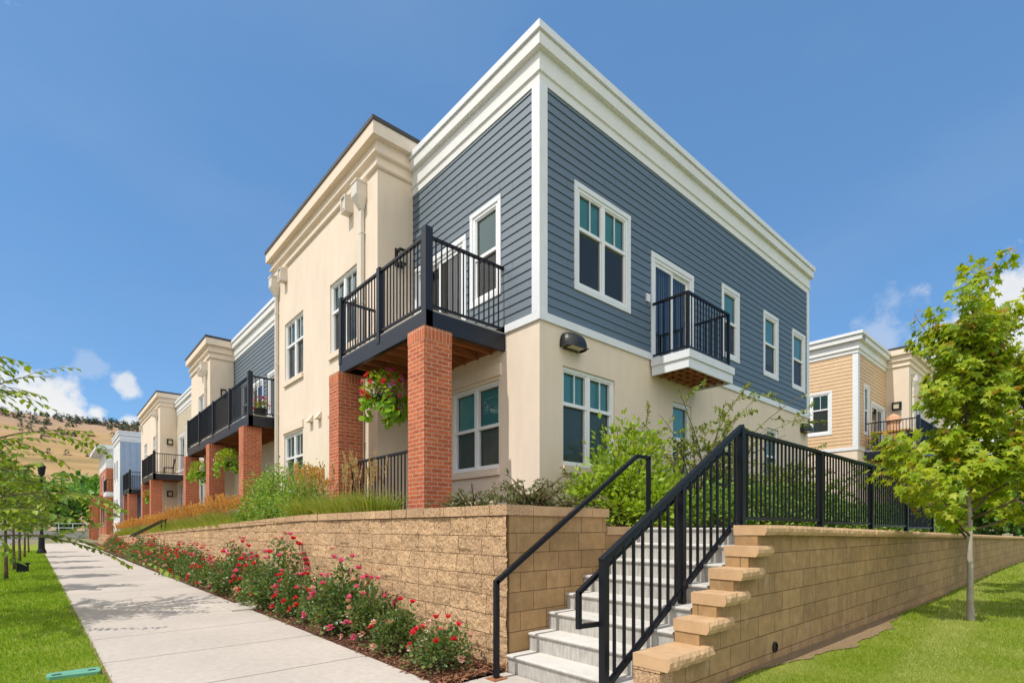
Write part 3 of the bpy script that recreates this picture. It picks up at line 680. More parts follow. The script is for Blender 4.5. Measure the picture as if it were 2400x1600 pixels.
# road on the far left, crossing street at the end
sheet('road', [(-14, -30, -.03), (-2.75, -30, -.03), (-2.75, 170, -.03), (-14, 170, -.03)], M['asphalt'])
sheet('bounce_apron', [(-2.5, -32, -.02), (70, -32, -.02), (70, -3.2, -.02), (-2.5, -3.2, -.02)], M['pale'])  # unseen pale apron behind the camera, added to bounce light into the shade
kb = MB(); kb.box(-2.75, -2.55, -30, 64, -.05, .012); kind(kb.build('kerb', M['conc']), 'structure')
# grass strip between road and sidewalk
g = MB(); g.v += [(-2.55, -8, 0), (.62, -8, 0), (.44, 6.15, 0), (-.63, 62, 0), (-2.55, 62, 0)]; g.f.append((0, 1, 2, 3, 4)); kind(g.build('grass_strip', M['lawn']), 'structure')
# sidewalk of separate slabs with tooled joints
def sidewalk():
    mb = MB(); y = 3.97 - 7 * 1.55
    while y < 64:
        y1 = y + (1.55 if y < 40 else 6.2)
        def xl(v): return .445 - (v - 6.15) * (1.07 / 55.9)
        def xr(v): return 2.68 - max(0, (v - 7.7)) * .0045
        if y1 < 4.0:
            def xr(v): return 3.43
        e = .009
        A = [(xl(y) , y + e), (xr(y), y + e), (xr(y1), y1 - e), (xl(y1), y1 - e)]
        i = len(mb.v); mb.v += [(a, b, .012) for a, b in A] + [(a, b, -.05) for a, b in A]
        mb.f += [(i, i + 1, i + 2, i + 3), (i, i + 4, i + 5, i + 1), (i + 1, i + 5, i + 6, i + 2), (i + 2, i + 6, i + 7, i + 3), (i + 3, i + 7, i + 4, i)]
        y = y1
    mb.box(2.36, 2.95, 9.95, 10.9, -.05, .035)      # raised slab corner by the roses
    return kind(mb.build('sidewalk', M['conc']), 'structure')
sidewalk()
mb = MB(); pr = None
for k in range(300):   # worn soil edge between the grass and the path
    y = 3.5 + k * .15; x = .445 - (y - 6.15) * .01914; w1 = .02 + .045 * abs(mnoise.noise((y * 1.9, 1, 0))) + (.05 if 11.2 < y < 12.4 else 0)
    a = (x + .004, y, .007); b = (x - w1, y, .006)
    if pr: mb.quad(pr[1], pr[0], a, b)
    pr = (a, b)
kind(mb.build('soil_edge', M['dirt']), 'structure')
# lawn on the right of the stairs, at the foot of the long block wall
def lawn_z(x, y): return .10 + .02 * math.sin(x * .35) + .012 * math.sin(y * 1.1 + x * .2) - max(0, 4.5 - x) * .085 * (1 if x < 4.5 else 0)
mb = MB(); nx, ny = 60, 40
for i in range(nx + 1):
    for j in range(ny + 1):
        x = 3.43 + (i / nx) ** 1.6 * 45; y = 2.22 - (j / ny) ** 1.5 * 24; mb.v.append((x, y, lawn_z(x, y)))
for i in range(nx):
    for j in range(ny):
        a = i * (ny + 1) + j; mb.f.append((a, a + 1, a + ny + 2, a + ny + 1))
kind(mb.build('lawn', M['lawn'], smooth=True), 'structure')
# bare soil along the foot of the wall
mb = MB(); pr = None
for k in range(90):
    x = 3.5 + k * .12; ww = .05 + .42 * max(0, math.sin((x - 5.0) * .62)) * (x < 10) * (.62 + .45 * mnoise.noise((x * 1.7, 0, 0))) + .1 * abs(mnoise.noise((x * 3, 4, 0)))
    a = (x, 2.21, lawn_z(x, 2.2) + .012); b = (x, 2.2 - ww, lawn_z(x, 2.2 - ww) + .010)
    if pr: mb.quad(pr[1], b, a, pr[0])
    pr = (a, b)
kind(mb.build('bare_soil', M['dirt']), 'structure')

def wtop(y):  # top of the street-side block wall
    return 1.58 if y < 9.5 else 1.58 - .0225 * (y - 9.5)
def rtop(x):  # top of the long block wall on the right
    return 1.48 - max(0, x - 5.5) * .0155
def terr(x, y):
    if x < 4.95 and y > 3.97 or y > 10: return min(1.56, wtop(y) + .0) - .03 + min(.12, max(0, x - 3.8) * .06)
    return rtop(max(x, 5.4)) - .05
mb = MB(); xs = [3.62, 3.9, 4.3, 4.9, 4.99, 5.47, 6, 8, 10, 13, 17, 22, 28, 36, 46, 60]; ys = [2.42, 2.9, 3.4, 3.93, 3.98, 4.4, 5, 6.1, 8, 10, 12, 15, 18, 22, 26, 30, 36, 42, 50, 60]
def tz(x, y):
    if x < 5.46 and y < 3.95: return -.04
    return terr(x, y)
for x in xs:
    for y in ys: mb.v.append((x, y, tz(x, y)))
for i in range(len(xs) - 1):
    for j in range(len(ys) - 1):
        if xs[i + 1] <= 5.47 and ys[j + 1] <= 3.98: continue
        a = i * len(ys) + j; mb.f.append((a, a + len(ys), a + len(ys) + 1, a + 1))
kind(mb.build('mulch_bed', M['mulch']), 'structure')
mb = MB()
for k in range(60):
    y0_, y1_ = 3.98 + k, 4.98 + k
    mb.quad((2.66, y0_, .008), (3.46, y0_, .05), (3.46, y1_, .05), (2.66, y1_, .008))
kind(mb.build('rose_bed', M['mulch']), 'structure')
# loose bark chips lying on the near beds
n = 5200; P = np.stack([rng.uniform(2.68, 3.42, n), 3.99 + rng.random(n) ** 1.8 * 12, np.zeros(n)], 1); P[:, 2] = .012 + (P[:, 0] - 2.66) * .052 + rng.random(n) * .018
V, F = scatter(T_LEAF, P, rdir(n) * np.array([1, 1, .25]), rdir(n, 2), rng.uniform(.03, .09, n), rng.uniform(.02, .05, n))
kind(np_mesh('mulch_chips', V, F, M['chip']), 'stuff')

# ================================================================== BLOCK WALLS AND STAIRS
wl = thing('retaining_wall', 'tan split-face block retaining wall running along the rose bed and sidewalk', 'wall', (3.43, 3.95, 0))
def split_face():
    V = []; Fc = []
    H = .2032; joints = []
    for c in range(9):
        y = 3.95; js = [3.95]; rnd = random.Random(c * 7 + 3)
        while y < 62: y += rnd.choice((.30, .36, .42, .46, .23)); js.append(y)
        joints.append((js, [rnd.uniform(-.007, .007) for _ in js]))
    def disp(y, z):
        return .014 * mnoise.noise((y * 9, z * 9, 3)) + .011 * mnoise.noise((y * 24, z * 24, 8)) + .010 * mnoise.noise((y * 60, z * 60, 1)) + .008 * mnoise.cell((math.floor(y / .38) + 3 * math.floor(z / .2032), math.floor(z / .2032), 2))
        c = int((1.58 - z) / H); c = min(max(c, 0), 8); fz = (1.58 - z) / H - c; js, of = joints[c]
        k = 0
        lo, hi = 0, len(js) - 1
        while hi - lo > 1:
            m_ = (lo + hi) // 2
            if js[m_] <= y: lo = m_
            else: hi = m_
        d = min(y - js[lo], js[hi] - y); dzz = min(fz, 1 - fz) * H
        g_ = min(d, dzz)
        face = of[lo] + .017 * (mnoise.noise((y * 14, z * 14, 3)) + .6 * mnoise.noise((y * 31, z * 31, 8)) + .45 * mnoise.noise((y * 70, z * 70, 1)))
        return -.022 + (face + .022) * min(1, max(0, (g_ - .004) / .016)) if g_ < .02 else face
    ys_ = list(np.arange(3.95, 9.0, .0165)) + list(np.arange(9.0, 16, .035)) + list(np.arange(16, 62.2, .15))
    zs_ = list(np.arange(-.06, 1.5801, .0165)); zs_[-1] = 1.58
    nz_ = len(zs_)
    for y in ys_:
        t_ = wtop(y) / 1.58
        for z in zs_: V.append((3.43 - disp(y, z), y, z * t_ if z > 0 else z))
    a = np.arange(len(ys_) - 1)[:, None] * nz_ + np.arange(nz_ - 1)[None]; a = a.ravel()
    Fq = np.stack([a, a + 1, a + nz_ + 1, a + nz_], 1)
    V = np.array(V) - np.array([3.43, 3.95, 0])
    o = np_mesh('split_face', V, Fq, M['split'], wl, off=(3.43, 3.95, 0))
split_face()
mb = MB(); rnd = random.Random(5); y = 3.93
while y < 62:
    l = rnd.choice((.3, .42, .46, .36)) if y < 20 else 3.
    a, b = wtop(y), wtop(y + l); j = rnd.uniform(-.006, .006)
    A = [(3.405 + j, y + .003), (3.78, y + .003), (3.78, y + l - .003), (3.405 + j, y + l - .003)]
    i = len(mb.v); mb.v += [(A[0][0], A[0][1], a + .002), (*A[1], a + .002), (*A[2], b + .002), (*A[3], b + .002), (*A[0], a + .108), (*A[1], a + .108), (*A[2], b + .108), (*A[3], b + .108)]
    mb.f += [tuple(i + k for k in q) for q in ((0, 3, 2, 1), (4, 5, 6, 7), (0, 1, 5, 4), (1, 2, 6, 5), (2, 3, 7, 6), (3, 0, 4, 7))]
    y += l
mb.build('cap_course', M['split'], wl)
mb = MB(); mb.box(3.462, 5.0, 3.951, 4.22, -.05, 1.578); mb.box(5.0, 6.2, 3.953, 4.2, -.05, 1.37); mb.box(3.46, 3.75, 4.22, 61, -.05, .9); mb.build('smooth_side', M['smooth'], wl)
mb = MB()
for a, b in ((3.79, 4.32), (4.326, 4.72), (4.726, 5.03)): mb.box(a, b, 3.925, 4.25, 1.58, 1.682)
for a, b in ((5.01, 5.5), (5.506, 6.2)): mb.box(a, b, 3.93, 4.22, 1.372, 1.47)
mb.build('side_cap', M['capblock'], wl)

st = thing('concrete_stairs', 'eight concrete steps between the two tan block walls', 'stairs', (3.42, 2.44, 0))
SX = [3.42 + .29 * i for i in range(8)]; SZ = [.19, .375, .56, .735, .915, 1.095, 1.275, 1.455]
prof = [(3.43, -.05)]
for i in range(8):
    x, z = SX[i], SZ[i]
    prof += [(x + .022, z - .03 if i else z - .03), (x + .002, z - .028), (x - .003, z - .014), (x + .004, z - .003), (x + .016, z)]
    if i < 7: prof.append((SX[i + 1] + .018, z + .001))
prof += [(6.9, 1.455), (6.9, -.05)]
prof[0] = (3.445, -.05)
mb = MB(); ys2 = [2.445, 3.947]
for y in ys2: mb.v += [(x, y, z) for x, z in prof]
k = len(prof)
for i in range(k - 1): mb.f.append((i, i + k, i + k + 1, i + 1))
mb.f.append(tuple(range(k))); mb.f.append(tuple(range(2 * k - 1, k - 1, -1)))
mb.build('steps', M['stair'], st)

rw = thing('retaining_wall', 'long smooth tan block wall with stepped end, carrying the black fence above the lawn', 'wall', (3.42, 2.2, 0))
def rough_cap(mb, x0, x1, yo, yi, z0a, z0b, h):
    n = max(3, int((x1 - x0) / .028)); base = len(mb.v); hs = (0., .35, .7, 1.)
    for i in range(n + 1):
        x = x0 + (x1 - x0) * i / n; z0 = z0a + (z0b - z0a) * i / n
        for q, t_ in enumerate(hs):
            y = yo + .010 * mnoise.noise((x * 17, t_ * 3.1, z0 * 5)) + .010 * mnoise.noise((x * 45, t_ * 6, 3)) + (.012 if q in (0, 3) else -.006)
            mb.v.append((x, y, z0 + h * t_))
        mb.v.append((x, yi, z0 + h)); mb.v.append((x, yi, z0))
    for i in range(n):
        a = base + i * 6; b = a + 6
        for q in range(6): mb.f.append((a + q, b + q, b + (q + 1) % 6, a + (q + 1) % 6))
    mb.f.append(tuple(base + q for q in range(6))); mb.f.append(tuple(base + n * 6 + q for q in range(5, -1, -1)))
FX = [3.42, 4.0, 4.29, 4.6, 4.9, 5.1]
mb = MB(); cap = MB()
for i in range(6):
    x0 = FX[i]; x1 = FX[i + 1] if i < 5 else 5.5; zt = .48 + .2 * i
    mb.box(x0 + .01, x1 + .01, 2.205, 2.43, -.2, zt - .102)
    if i < 5: rough_cap(cap, x0, x1 + (.16 if i else .1), 2.12, 2.438, zt - .1 + i * .0004, zt - .1 + i * .0004, .1 - i * .0004)
x = 5.51
while x < 46:
    l = 3.0; a, b = rtop(x), rtop(x + l); i = len(mb.v)
    mb.v += [(x, 2.205, -.3), (x + l, 2.205, -.3), (x + l, 2.205, b - .1), (x, 2.205, a - .1), (x, 2.43, -.3), (x + l, 2.43, -.3), (x + l, 2.43, b - .1), (x, 2.43, a - .1)]
    mb.f += [tuple(i + k for k in q) for q in ((0, 1, 2, 3), (7, 6, 5, 4))]; x += l
mb.build('block_face', M['smooth'], rw)
x = 5.1; rnd = random.Random(9)
while x < 46:
    l = rnd.choice((.4, .46, .36)) if x < 20 else 2.; a, b = rtop(x), rtop(x + l); j = rnd.uniform(-.006, .006)
    rough_cap(cap, x + .002, x + l - .002, 2.125 + j, 2.438, a - .098, b - .098, .098); x += l
cap.build('cap_course', M['capblock'], rw)
mb = MB(); mb.box(3.424, 3.6, 2.2045 - .006, 2.436, -.1, .376); mb.build('end_block', M['split'], rw)
mb = MB()
prf = [(.055, 0), (.055, .015), (.042, .018), (.042, .004), (0.0, .004)]
base = len(mb.v)
for r_, n_ in prf:
    for j in range(18):
        t = 2 * math.pi * j / 18; mb.v.append((5.5 + r_ * math.cos(t), 2.2045 - n_, .25 + r_ * math.sin(t)))
for q in range(len(prf) - 1):
    for j in range(18): mb.f.append((base + q * 18 + j, base + q * 18 + (j + 1) % 18, base + (q + 1) * 18 + (j + 1) % 18, base + (q + 1) * 18 + j))
mb.build('drain_outlet', M['bronze'], rw)

# ------------------------------------------------------------------ handrails and fence
h = thing('handrail', 'single black pipe handrail at the left side of the concrete stairs', 'handrail', (3.24, 3.86, 0))
mb = MB(); Yh = 3.84
mb.bar((3.2, Yh, .0), (3.2, Yh, .95), .045, .045, (1, 0, 0)); mb.bar((3.19, Yh, .93), (5.47, Yh, 2.345), .045, .045); mb.bar((5.46, Yh, 2.345), (5.74, Yh, 2.345), .045, .04); mb.bar((5.72, Yh, 1.455), (5.72, Yh, 2.345), .045, .045, (1, 0, 0))
mb.build('rail', M['black'], h)
mb = MB(); mb.box(3.12, 3.28, Yh - .07, Yh + .07, .012, .022); mb.build('base_plate', M['rust'], h)

gr = thing('stair_railing', 'black picket railing sloping up the right side of the concrete stairs', 'railing', (3.35, 2.65, 0))
Yr = 2.65
def topz(x): return 1.20 + (x - 3.33) * .568
def botz(x): return .17 + (x - 3.35) * .602
mb = MB(); mb.box(3.3, 3.36, Yr - .03, Yr + .03, .0, topz(3.33)); mb.build('post', M['black'], gr)
mb = MB(); mb.box(4.47, 4.53, Yr - .03, Yr + .03, .735, topz(4.5)); mb.build('post', M['black'], gr)
mb = MB(); mb.box(5.68, 5.76, Yr - .04, Yr + .04, 1.455, topz(5.72) - .01); mb.build('post', M['black'], gr)
mb = MB(); mb.bar((3.3, Yr, topz(3.3)), (5.75, Yr, topz(5.75)), .055, .05); mb.build('top_rail', M['black'], gr)
mb = MB(); mb.bar((3.36, Yr, botz(3.36)), (5.56, Yr, botz(5.56)), .04, .045); mb.bar((5.54, Yr, botz(5.55)), (5.7, Yr, botz(5.56)), .04, .04); mb.build('bottom_rail', M['black'], gr)
mb = MB()
for k in range(1, 18):
    if k == 9: continue
    x = 3.33 + k * (5.72 - 3.33) / 18; mb.box(x - .011, x + .011, Yr - .011, Yr + .011, botz(x), topz(x))
mb.build('pickets', M['black'], gr)
mb = MB(); Yg = Yr + .075
mb.bar((3.1, Yg, topz(3.1) - .13), (5.42, Yg, topz(5.42) - .13), .036, .036); mb.bar((3.11, Yg, .66), (3.11, Yg, topz(3.1) - .12), .036, .036, (1, 0, 0)); mb.bar((3.1, Yg, .68), (3.34, Yg - .04, .68), .036, .036)
mb.bar((5.41, Yg, topz(5.42) - .13), (5.62, Yg, topz(5.42) - .13), .036, .036); mb.bar((5.33, Yg, topz(5.33) - .14), (5.33, Yg, topz(5.33) - .42), .02, .02, (1, 0, 0)); mb.bar((5.33, Yg, topz(5.33) - .42), (5.45, Yr, topz(5.33) - .42), .02, .02)
mb.build('grab_rail', M['black'], gr)

fe = thing('metal_fence', 'black metal picket fence on top of the long smooth block wall', 'fence', (5.8, 2.65, 1.45))
fx = [5.78 + 2.43 * k for k in range(10)]
for k in range(1, 5):
    x = fx[k] - .04; mb = MB(); mb.box(x - .036, x + .036, Yr - .036, Yr + .036, rtop(x) - .05, 2.5); mb.build('post', M['black'], fe)
for k in range(4):
    rail_panel(fe, (fx[k] - (.02 if k == 0 else .004), Yr), (fx[k + 1] - .076, Yr), 1.56 - k * .035, 2.52, .118, 'picket_panel', .02)

# ================================================================== BUILDINGS
X0, Y0, XT = 5.97, 6.07, 5.12
def inner(parent, x0, x1, y0, y1, z0, z1):  # unseen solid core, added to block light inside the walls
    mb = MB(); mb.box(x0, x1, y0, y1, z0, z1); return mb.build('light_block_core', M['inner'], parent)
def band(parent, segs, z0=4.84, z1=4.975):
    mb = MB()
    for pl, a, b in segs: pbox(mb, pl, a, b, z0, z1, -.01, .034)
    mb.build('band_board', M['white'], parent)
# --- A: corner building
A = thing('townhouse', 'corner townhouse with blue lap siding above cream stucco, black balcony and brick pillars', 'building', (X0, Y0, 1.4))
pr_, plf, pt = PY(Y0), PX(X0), PX(XT)
holes_up = [(6.86, 8.34, 5.65, 7.39), (9.2, 10.67, 4.975, 6.96), (12.13, 12.91, 5.64, 7.26), (14.45, 15.28, 5.64, 7.24), (16.41, 17.28, 5.64, 7.24)]
siding(A, pr_, 6.12, 17.47, 4.975, 8.70, holes_up, M['blue'])
holes_lo = [(6.52, 7.95, 2.52, 4.21), (9.95, 10.70, 2.55, 4.15), (14.64, 15.43, 2.6, 4.2)]
wall(A, pr_, X0, 17.62, 1.15, 4.86, holes_lo, M['stucco'])
window(A, pr_, 6.79, 8.41, 5.58, 7.46, 2, .40, True, .085, blind=.45)
slider(A, pr_, 9.11, 10.76, 4.86, 7.05)
for a, b, bl_ in ((12.06, 12.98, .5), (14.38, 15.35, .8), (16.34, 17.35, .5)): window(A, pr_, a, b, 5.57, 7.32, 1, .48, False, .085, blind=bl_)
window(A, pr_, 6.52, 7.95, 2.52, 4.21, 2, .37, True, 0, True, blind=.95)
window(A, pr_, 9.95, 10.70, 2.55, 4.15, 1, .48, False, 0, True, blind=.5)
window(A, pr_, 14.64, 15.43, 2.6, 4.2, 1, .48, False, 0, True, blind=.5)
wall_pack(A, pr_, 6.70, 4.50); wall_pack(A, pr_, 17.25, 4.36)
mb = MB(); pbox(mb, pr_, 8.92, 9.04, 5.98, 6.13, 0.01, .05); mb.build('outlet_box', M['white'], A)
# left face
siding(A, plf, 6.22, 10.0, 4.975, 8.70, [(7.09, 7.85, 5.64, 7.26), (8.12, 9.86, 4.975, 6.96)], M['blue'])
wall(A, plf, Y0, 10.01, 1.15, 4.86, [(7.09, 8.55, 2.52, 4.09)], M['stucco'])
window(A, plf, 7.02, 7.92, 5.57, 7.33, 1, .5, False, .085, blind=.5)
slider(A, plf, 8.04, 9.93, 4.86, 7.05)
window(A, plf, 7.09, 8.55, 2.52, 4.09, 2, .5, False, 0, True, screen=True, blind=1., header=True)
mb = MB()
mb.box(X0 - .032, X0 + .15, Y0 - .034, Y0 + .001, 4.976, 8.69); mb.box(X0 - .033, X0 + .002, Y0 + .001, Y0 + .15, 4.977, 8.69); mb.build('corner_board', M['white'], A)
mb = MB(); mb.box(17.47, 17.65, Y0 - .034, Y0, 4.976, 8.69); mb.build('corner_board', M['white'], A)
mb = MB(); mb.box(X0 - .036, 17.655, Y0 - .038, Y0 + .0, 4.84, 4.974); mb.box(X0 - .035, X0, Y0 + .001, 6.9, 4.841, 4.973); mb.build('band_board', M['white'], A)
path = [(X0, 10.0), (X0, Y0), (17.62, Y0), (17.62, 16.6)]
def corn(parent, path, prof, m, name): return sweep(path, prof).build(name, m, parent)
corn(A, path[::-1], [(-n, z) for n, z in BLUE_CORN], M['cornice'], 'cornice')
corn(A, path[::-1], [(-n, z) for n, z in BLUE_CAP], M['white'], 'parapet_cap')
mb = MB()
mb.quad((17.62, Y0, 1.15), (17.62, 16.6, 1.15), (17.62, 16.6, 9.5), (17.62, Y0, 9.5)); mb.quad((17.62, 16.62, 1.15), (X0, 16.62, 1.15), (X0, 16.62, 9.5), (17.62, 16.62, 9.5)); mb.build('rear_wall', M['stucco'], A)
inner(A, X0 + .45, 17.3, Y0 + .45, 16.3, 1.3, 9.2); closed_cap(A, X0 + .2, 17.4, Y0 + .2, 16.5, 9.5)
# cream tower of A
wall(A, pt, 10.01, 16.64, 1.15, 9.5, [(10.99, 12.47, 5.64, 7.34), (14.26, 15.72, 5.64, 7.33), (14.29, 15.78, 2.45, 4.11), (11.0, 12.5, 2.45, 4.11)], M['stucco'])
wall(A, PY(10.01), XT, 9.5, 1.15, 9.5, [], M['stucco'])
for a, b, c, d in ((10.99, 12.47, 5.64, 7.34), (14.26, 15.72, 5.64, 7.33)): window(A, pt, a, b, c, d, 2, .40, True, 0, True, blind=.5)
for a, b in ((14.29, 15.78), (11.0, 12.5)): window(A, pt, a, b, 2.45, 4.11, 2, .40, True, 0, True, blind=1., header=True)
inner(A, XT + .4, 9.3, 10.4, 16.3, 1.3, 9.25); closed_cap(A, XT + .1, 9.6, 10.1, 16.6, 9.7)
mb = MB(); mb.quad((9.5, 16.64, 1.15), (XT, 16.64, 1.15), (XT, 16.64, 9.5), (9.5, 16.64, 9.5)); mb.quad((9.5, 10.01, 8.5), (9.5, 16.64, 8.5), (9.5, 16.64, 9.6), (9.5, 10.01, 9.6)); mb.build('rear_wall', M['stucco'], A)
tp = [(9.5, 10.01), (XT, 10.01), (XT, 16.64), (9.5, 16.64)]
def tower_corn(parent, tp, d):
    corn(parent, tp, [(-n, z + d) for n, z in TOW_CORN], M['stuccotrim'], 'cornice'); corn(parent, tp, [(-n, z + d) for n, z in TOW_CAP], M['cap'], 'parapet_cap')
tower_corn(A, tp, 0)
downspout(A, pt, 10.62, 8.86, 1.3); downspout(A, pt, 16.28, 8.86, 1.3); scupper(A, pt, 11.28, 8.52); scupper(A, pt, 15.62, 8.52)
vent_hood(A, pt, 13.1, 4.2); vent_hood(A, pt, 13.65, 4.2)
lantern(A, PY(10.01), 5.62, 7.05); lantern(A, PY(10.01), 5.62, 3.85)
balcony(A, 4.36, X0, 6.92, 10.16, 4.54, 4.83, 5.99, [6.92, 8.5, 10.11])
pillar(A, 4.27, 4.78, 6.84, 7.32, 1.3, 4.54); pillar(A, 4.27, 4.78, 9.98, 10.44, 1.3, 4.54)
rail_panel(A, (4.5, 7.33), (4.5, 9.97), 1.72, 2.73, .115, 'patio_railing')
# small balcony on the right face
mb = MB(); mb.box(9.1, 10.88, 5.22, Y0 - .004, 4.52, 4.55); 
mb = MB(); mb.box(9.1, 10.88, 5.215, 5.26, 4.515, 4.70); mb.box(9.1, 9.14, 5.26, Y0 - .04, 4.516, 4.699); mb.box(10.84, 10.88, 5.26, Y0 - .04, 4.516, 4.699)
mb.box(9.07, 10.91, 5.185, Y0 - .039, 4.70, 4.85)
jb = mb.build('balcony', M['white'], A)
mb = MB(); 
for k in range(4): mb.box(9.14, 10.84, 5.4 + k * .17, 5.44 + k * .17, 4.54, 4.66)
for k in range(5): mb.box(9.4 + k * .28, 9.44 + k * .28, 5.262, Y0 - .05, 4.53, 4.665)
mb.box(9.14, 10.84, 5.26, Y0 - .045, 4.67, 4.698); mb.build('joist', M['joist'], jb)
for x, y in ((9.16, 5.27), (10.79, 5.27)):
    mb = MB(); mb.box(x - .028, x + .028, y - .028, y + .028, 4.851, 5.99); mb.build('post', M['black'], jb)
rail_panel(jb, (9.19, 5.27), (10.76, 5.27), 4.93, 5.97); rail_panel(jb, (9.16, 5.3), (9.16, Y0 - .035), 4.93, 5.97); rail_panel(jb, (10.79, 5.3), (10.79, Y0 - .035), 4.93, 5.97)

# --- B: second house of the row
B = thing('townhouse', 'second townhouse, blue siding and narrow cream tower behind the four-bay balcony', 'building', (X0, 16.65, 1.2))
def row_house(P_, ya, yt, ye, xt, sid, dcorn, dtow, wins_rec, wins_tow, doors, gwins):
    holes = [(a + .07, b - .07, 5.64, 7.26) for a, b in wins_rec] + [(a + .08, b - .08, 4.975, 6.96) for a, b in doors]
    siding(P_, plf, ya, yt, 4.975, 8.7 + dcorn, holes, sid)
    wall(P_, plf, ya, yt, .6, 4.86, [(a, b, 2.45, 4.1) for a, b in gwins], M['stucco'])
    for a, b in wins_rec: window(P_, plf, a, b, 5.57, 7.33, 1, .5, False, .085, blind=.5)
    for a, b in doors: slider(P_, plf, a, b, 4.86, 7.05)
    for a, b in gwins: window(P_, plf, a, b, 2.45, 4.1, 2, .45, False, 0, True, blind=1)
    mb = MB(); mb.box(X0 - .035, X0, ya, yt, 4.841, 4.973); mb.build('band_board', M['white'], P_)
    corn(P_, [(X0, yt), (X0, ya), (16, ya)][:2], [(n, z) for n, z in dz(BLUE_CORN, dcorn)], M['cornice'], 'cornice') if False else corn(P_, [(X0, ya), (X0, yt)], [(-n, z) for n, z in dz(BLUE_CORN, dcorn)], M['cornice'], 'cornice')
    corn(P_, [(X0, ya), (X0, yt)], [(-n, z) for n, z in dz(BLUE_CAP, dcorn)], M['white'], 'parapet_cap')
    p2 = PX(xt)
    wall(P_, p2, yt, ye, .4, 9.4 + dtow, wins_tow, M['stucco']); wall(P_, PY(yt), xt, 9.5, .6, 9.4 + dtow, [], M['stucco'])
    for a, b, c, d in wins_tow: window(P_, p2, a, b, c, d, 2 if b - a > 1 else 1, .40, True, 0, True, blind=.6)
    mb = MB(); mb.quad((9.5, ye, .4), (xt, ye, .4), (xt, ye, 9.4 + dtow), (9.5, ye, 9.4 + dtow)); mb.quad((9.5, yt, 8.2), (9.5, ye, 8.2), (9.5, ye, 9.5 + dtow), (9.5, yt, 9.5 + dtow))
    mb.quad((16, ya, .6), (16, ye, .6), (16, ye, 9.4 + dcorn), (16, ya, 9.4 + dcorn)); mb.build('rear_wall', M['stucco'], P_)
    tower_corn(P_, [(9.5, yt), (xt, yt), (xt, ye), (9.5, ye)], dtow)
    inner(P_, X0 + .45, 15.6, ya + .05, yt - .02, .6, 9.2 + dcorn); inner(P_, xt + .4, 9.2, yt + .35, ye - .35, .6, 9.1 + dtow)
    closed_cap(P_, X0 + .2, 16, ya, ye - .3, 9.48 + dcorn); closed_cap(P_, xt + .1, 9.6, yt + .1, ye - .05, 9.68 + dtow)
row_house(B, 16.66, 24.83, 28.69, 5.06, M['blue'], -.08, -.36, [(17.2, 18.1), (22.6, 23.5)], [(25.75, 27.1, 5.62, 7.33), (25.75, 27.1, 2.4, 4.1)], [(18.3, 20.1), (20.6, 22.4)], [(17.6, 19.0), (21.5, 23.0)])
downspout(B, PX(5.06), 25.45, 8.5, .9)
scupper(B, PX(5.06), 26.2, 8.1)
balcony(B, 4.42, X0, 16.74, 25.9, 4.5, 4.8, 5.97, [16.74, 19.0, 21.3, 23.6, 25.85])
for y in (16.95, 21.4, 25.75): pillar(B, 4.33, 4.84, y, y + .5, .9, 4.5)
lantern(B, PY(24.83), 5.55, 7.0)
# --- C: third house
Cb = thing('townhouse', 'third townhouse of the row with pale tan siding and cream tower behind a two-bay balcony', 'building', (X0, 28.7, 1.0))
row_house(Cb, 28.70, 38.27, 47.0, 5.08, M['ltan'], -.28, -.02, [(34.2, 35.1), (31, 31.9)], [(39.7, 41.1, 5.62, 7.33), (43.8, 45.2, 5.62, 7.33), (40.5, 42, 2.3, 4.0)], [(35.6, 37.4)], [(33.5, 35.0), (36., 37.5)])
downspout(Cb, PX(5.08), 39.1, 8.8, .7); scupper(Cb, PX(5.08), 39.9, 8.5); scupper(Cb, PX(5.08), 46.2, 8.5); lantern(Cb, PY(38.27), 5.6, 6.6, .16); lantern(Cb, PY(38.27), 5.6, 3.4, .16)
balcony(Cb, 4.43, X0, 35.75, 40.6, 4.25, 4.55, 5.72, [35.75, 38.0, 40.5])
for y in (36.4, 40.1): pillar(Cb, 4.4, 4.95, y, y + .55, .6, 4.25)
# --- D: pale blue panelled house
D = thing('townhouse', 'pale blue panelled townhouse with white trim at the far end of the row', 'building', (4.28, 52.3, .8))
XD = 4.28
mb = MB()
def lbox(x0, x1, y0, y1, z0, z1): mb.box(x0, x1, y0, y1, z0, z1)
mb.box(XD, 12, 52.3, 57.7, .5, 8.7)
for k in range(12): mb.box(XD + .2 + k * .42, XD + .24 + k * .42, 52.27, 52.301, 4.4, 8.4)
mb.build('panel_wall', M['ltblue'], D)
corn(D, [(12, 52.3), (XD, 52.3), (XD, 57.7), (12, 57.7)], [(-n, z - .25) for n, z in BLUE_CORN], M['white'], 'cornice'); corn(D, [(12, 52.3), (XD, 52.3), (XD, 57.7), (12, 57.7)], [(-n, z - .25) for n, z in BLUE_CAP], M['white'], 'parapet_cap')
mb = MB(); mb.box(XD - .03, XD - .001, 52.27, 57.7, .5, 8.5); mb.build('front_board', M['white'], D)
for a, b in ((53.6, 54.5), (55.5, 56.4)):
    for c in (2.2, 5.4):
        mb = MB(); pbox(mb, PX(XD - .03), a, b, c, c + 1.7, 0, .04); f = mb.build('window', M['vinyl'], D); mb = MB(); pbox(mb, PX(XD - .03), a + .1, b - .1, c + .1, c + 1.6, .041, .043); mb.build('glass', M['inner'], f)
balcony(D, 4.45, 8.0, 47.9, 52.2, 4.05, 4.35, 5.65, [47.9, 50.0, 52.1])
for y in (48.4, 51.6): pillar(D, 4.45, 5.0, y, y + .55, .5, 4.05)
mb = MB(); mb.box(6.0, 12, 47.01, 52.29, .5, 8.6); mb.build('recess_wall', M['ltblue'], D)
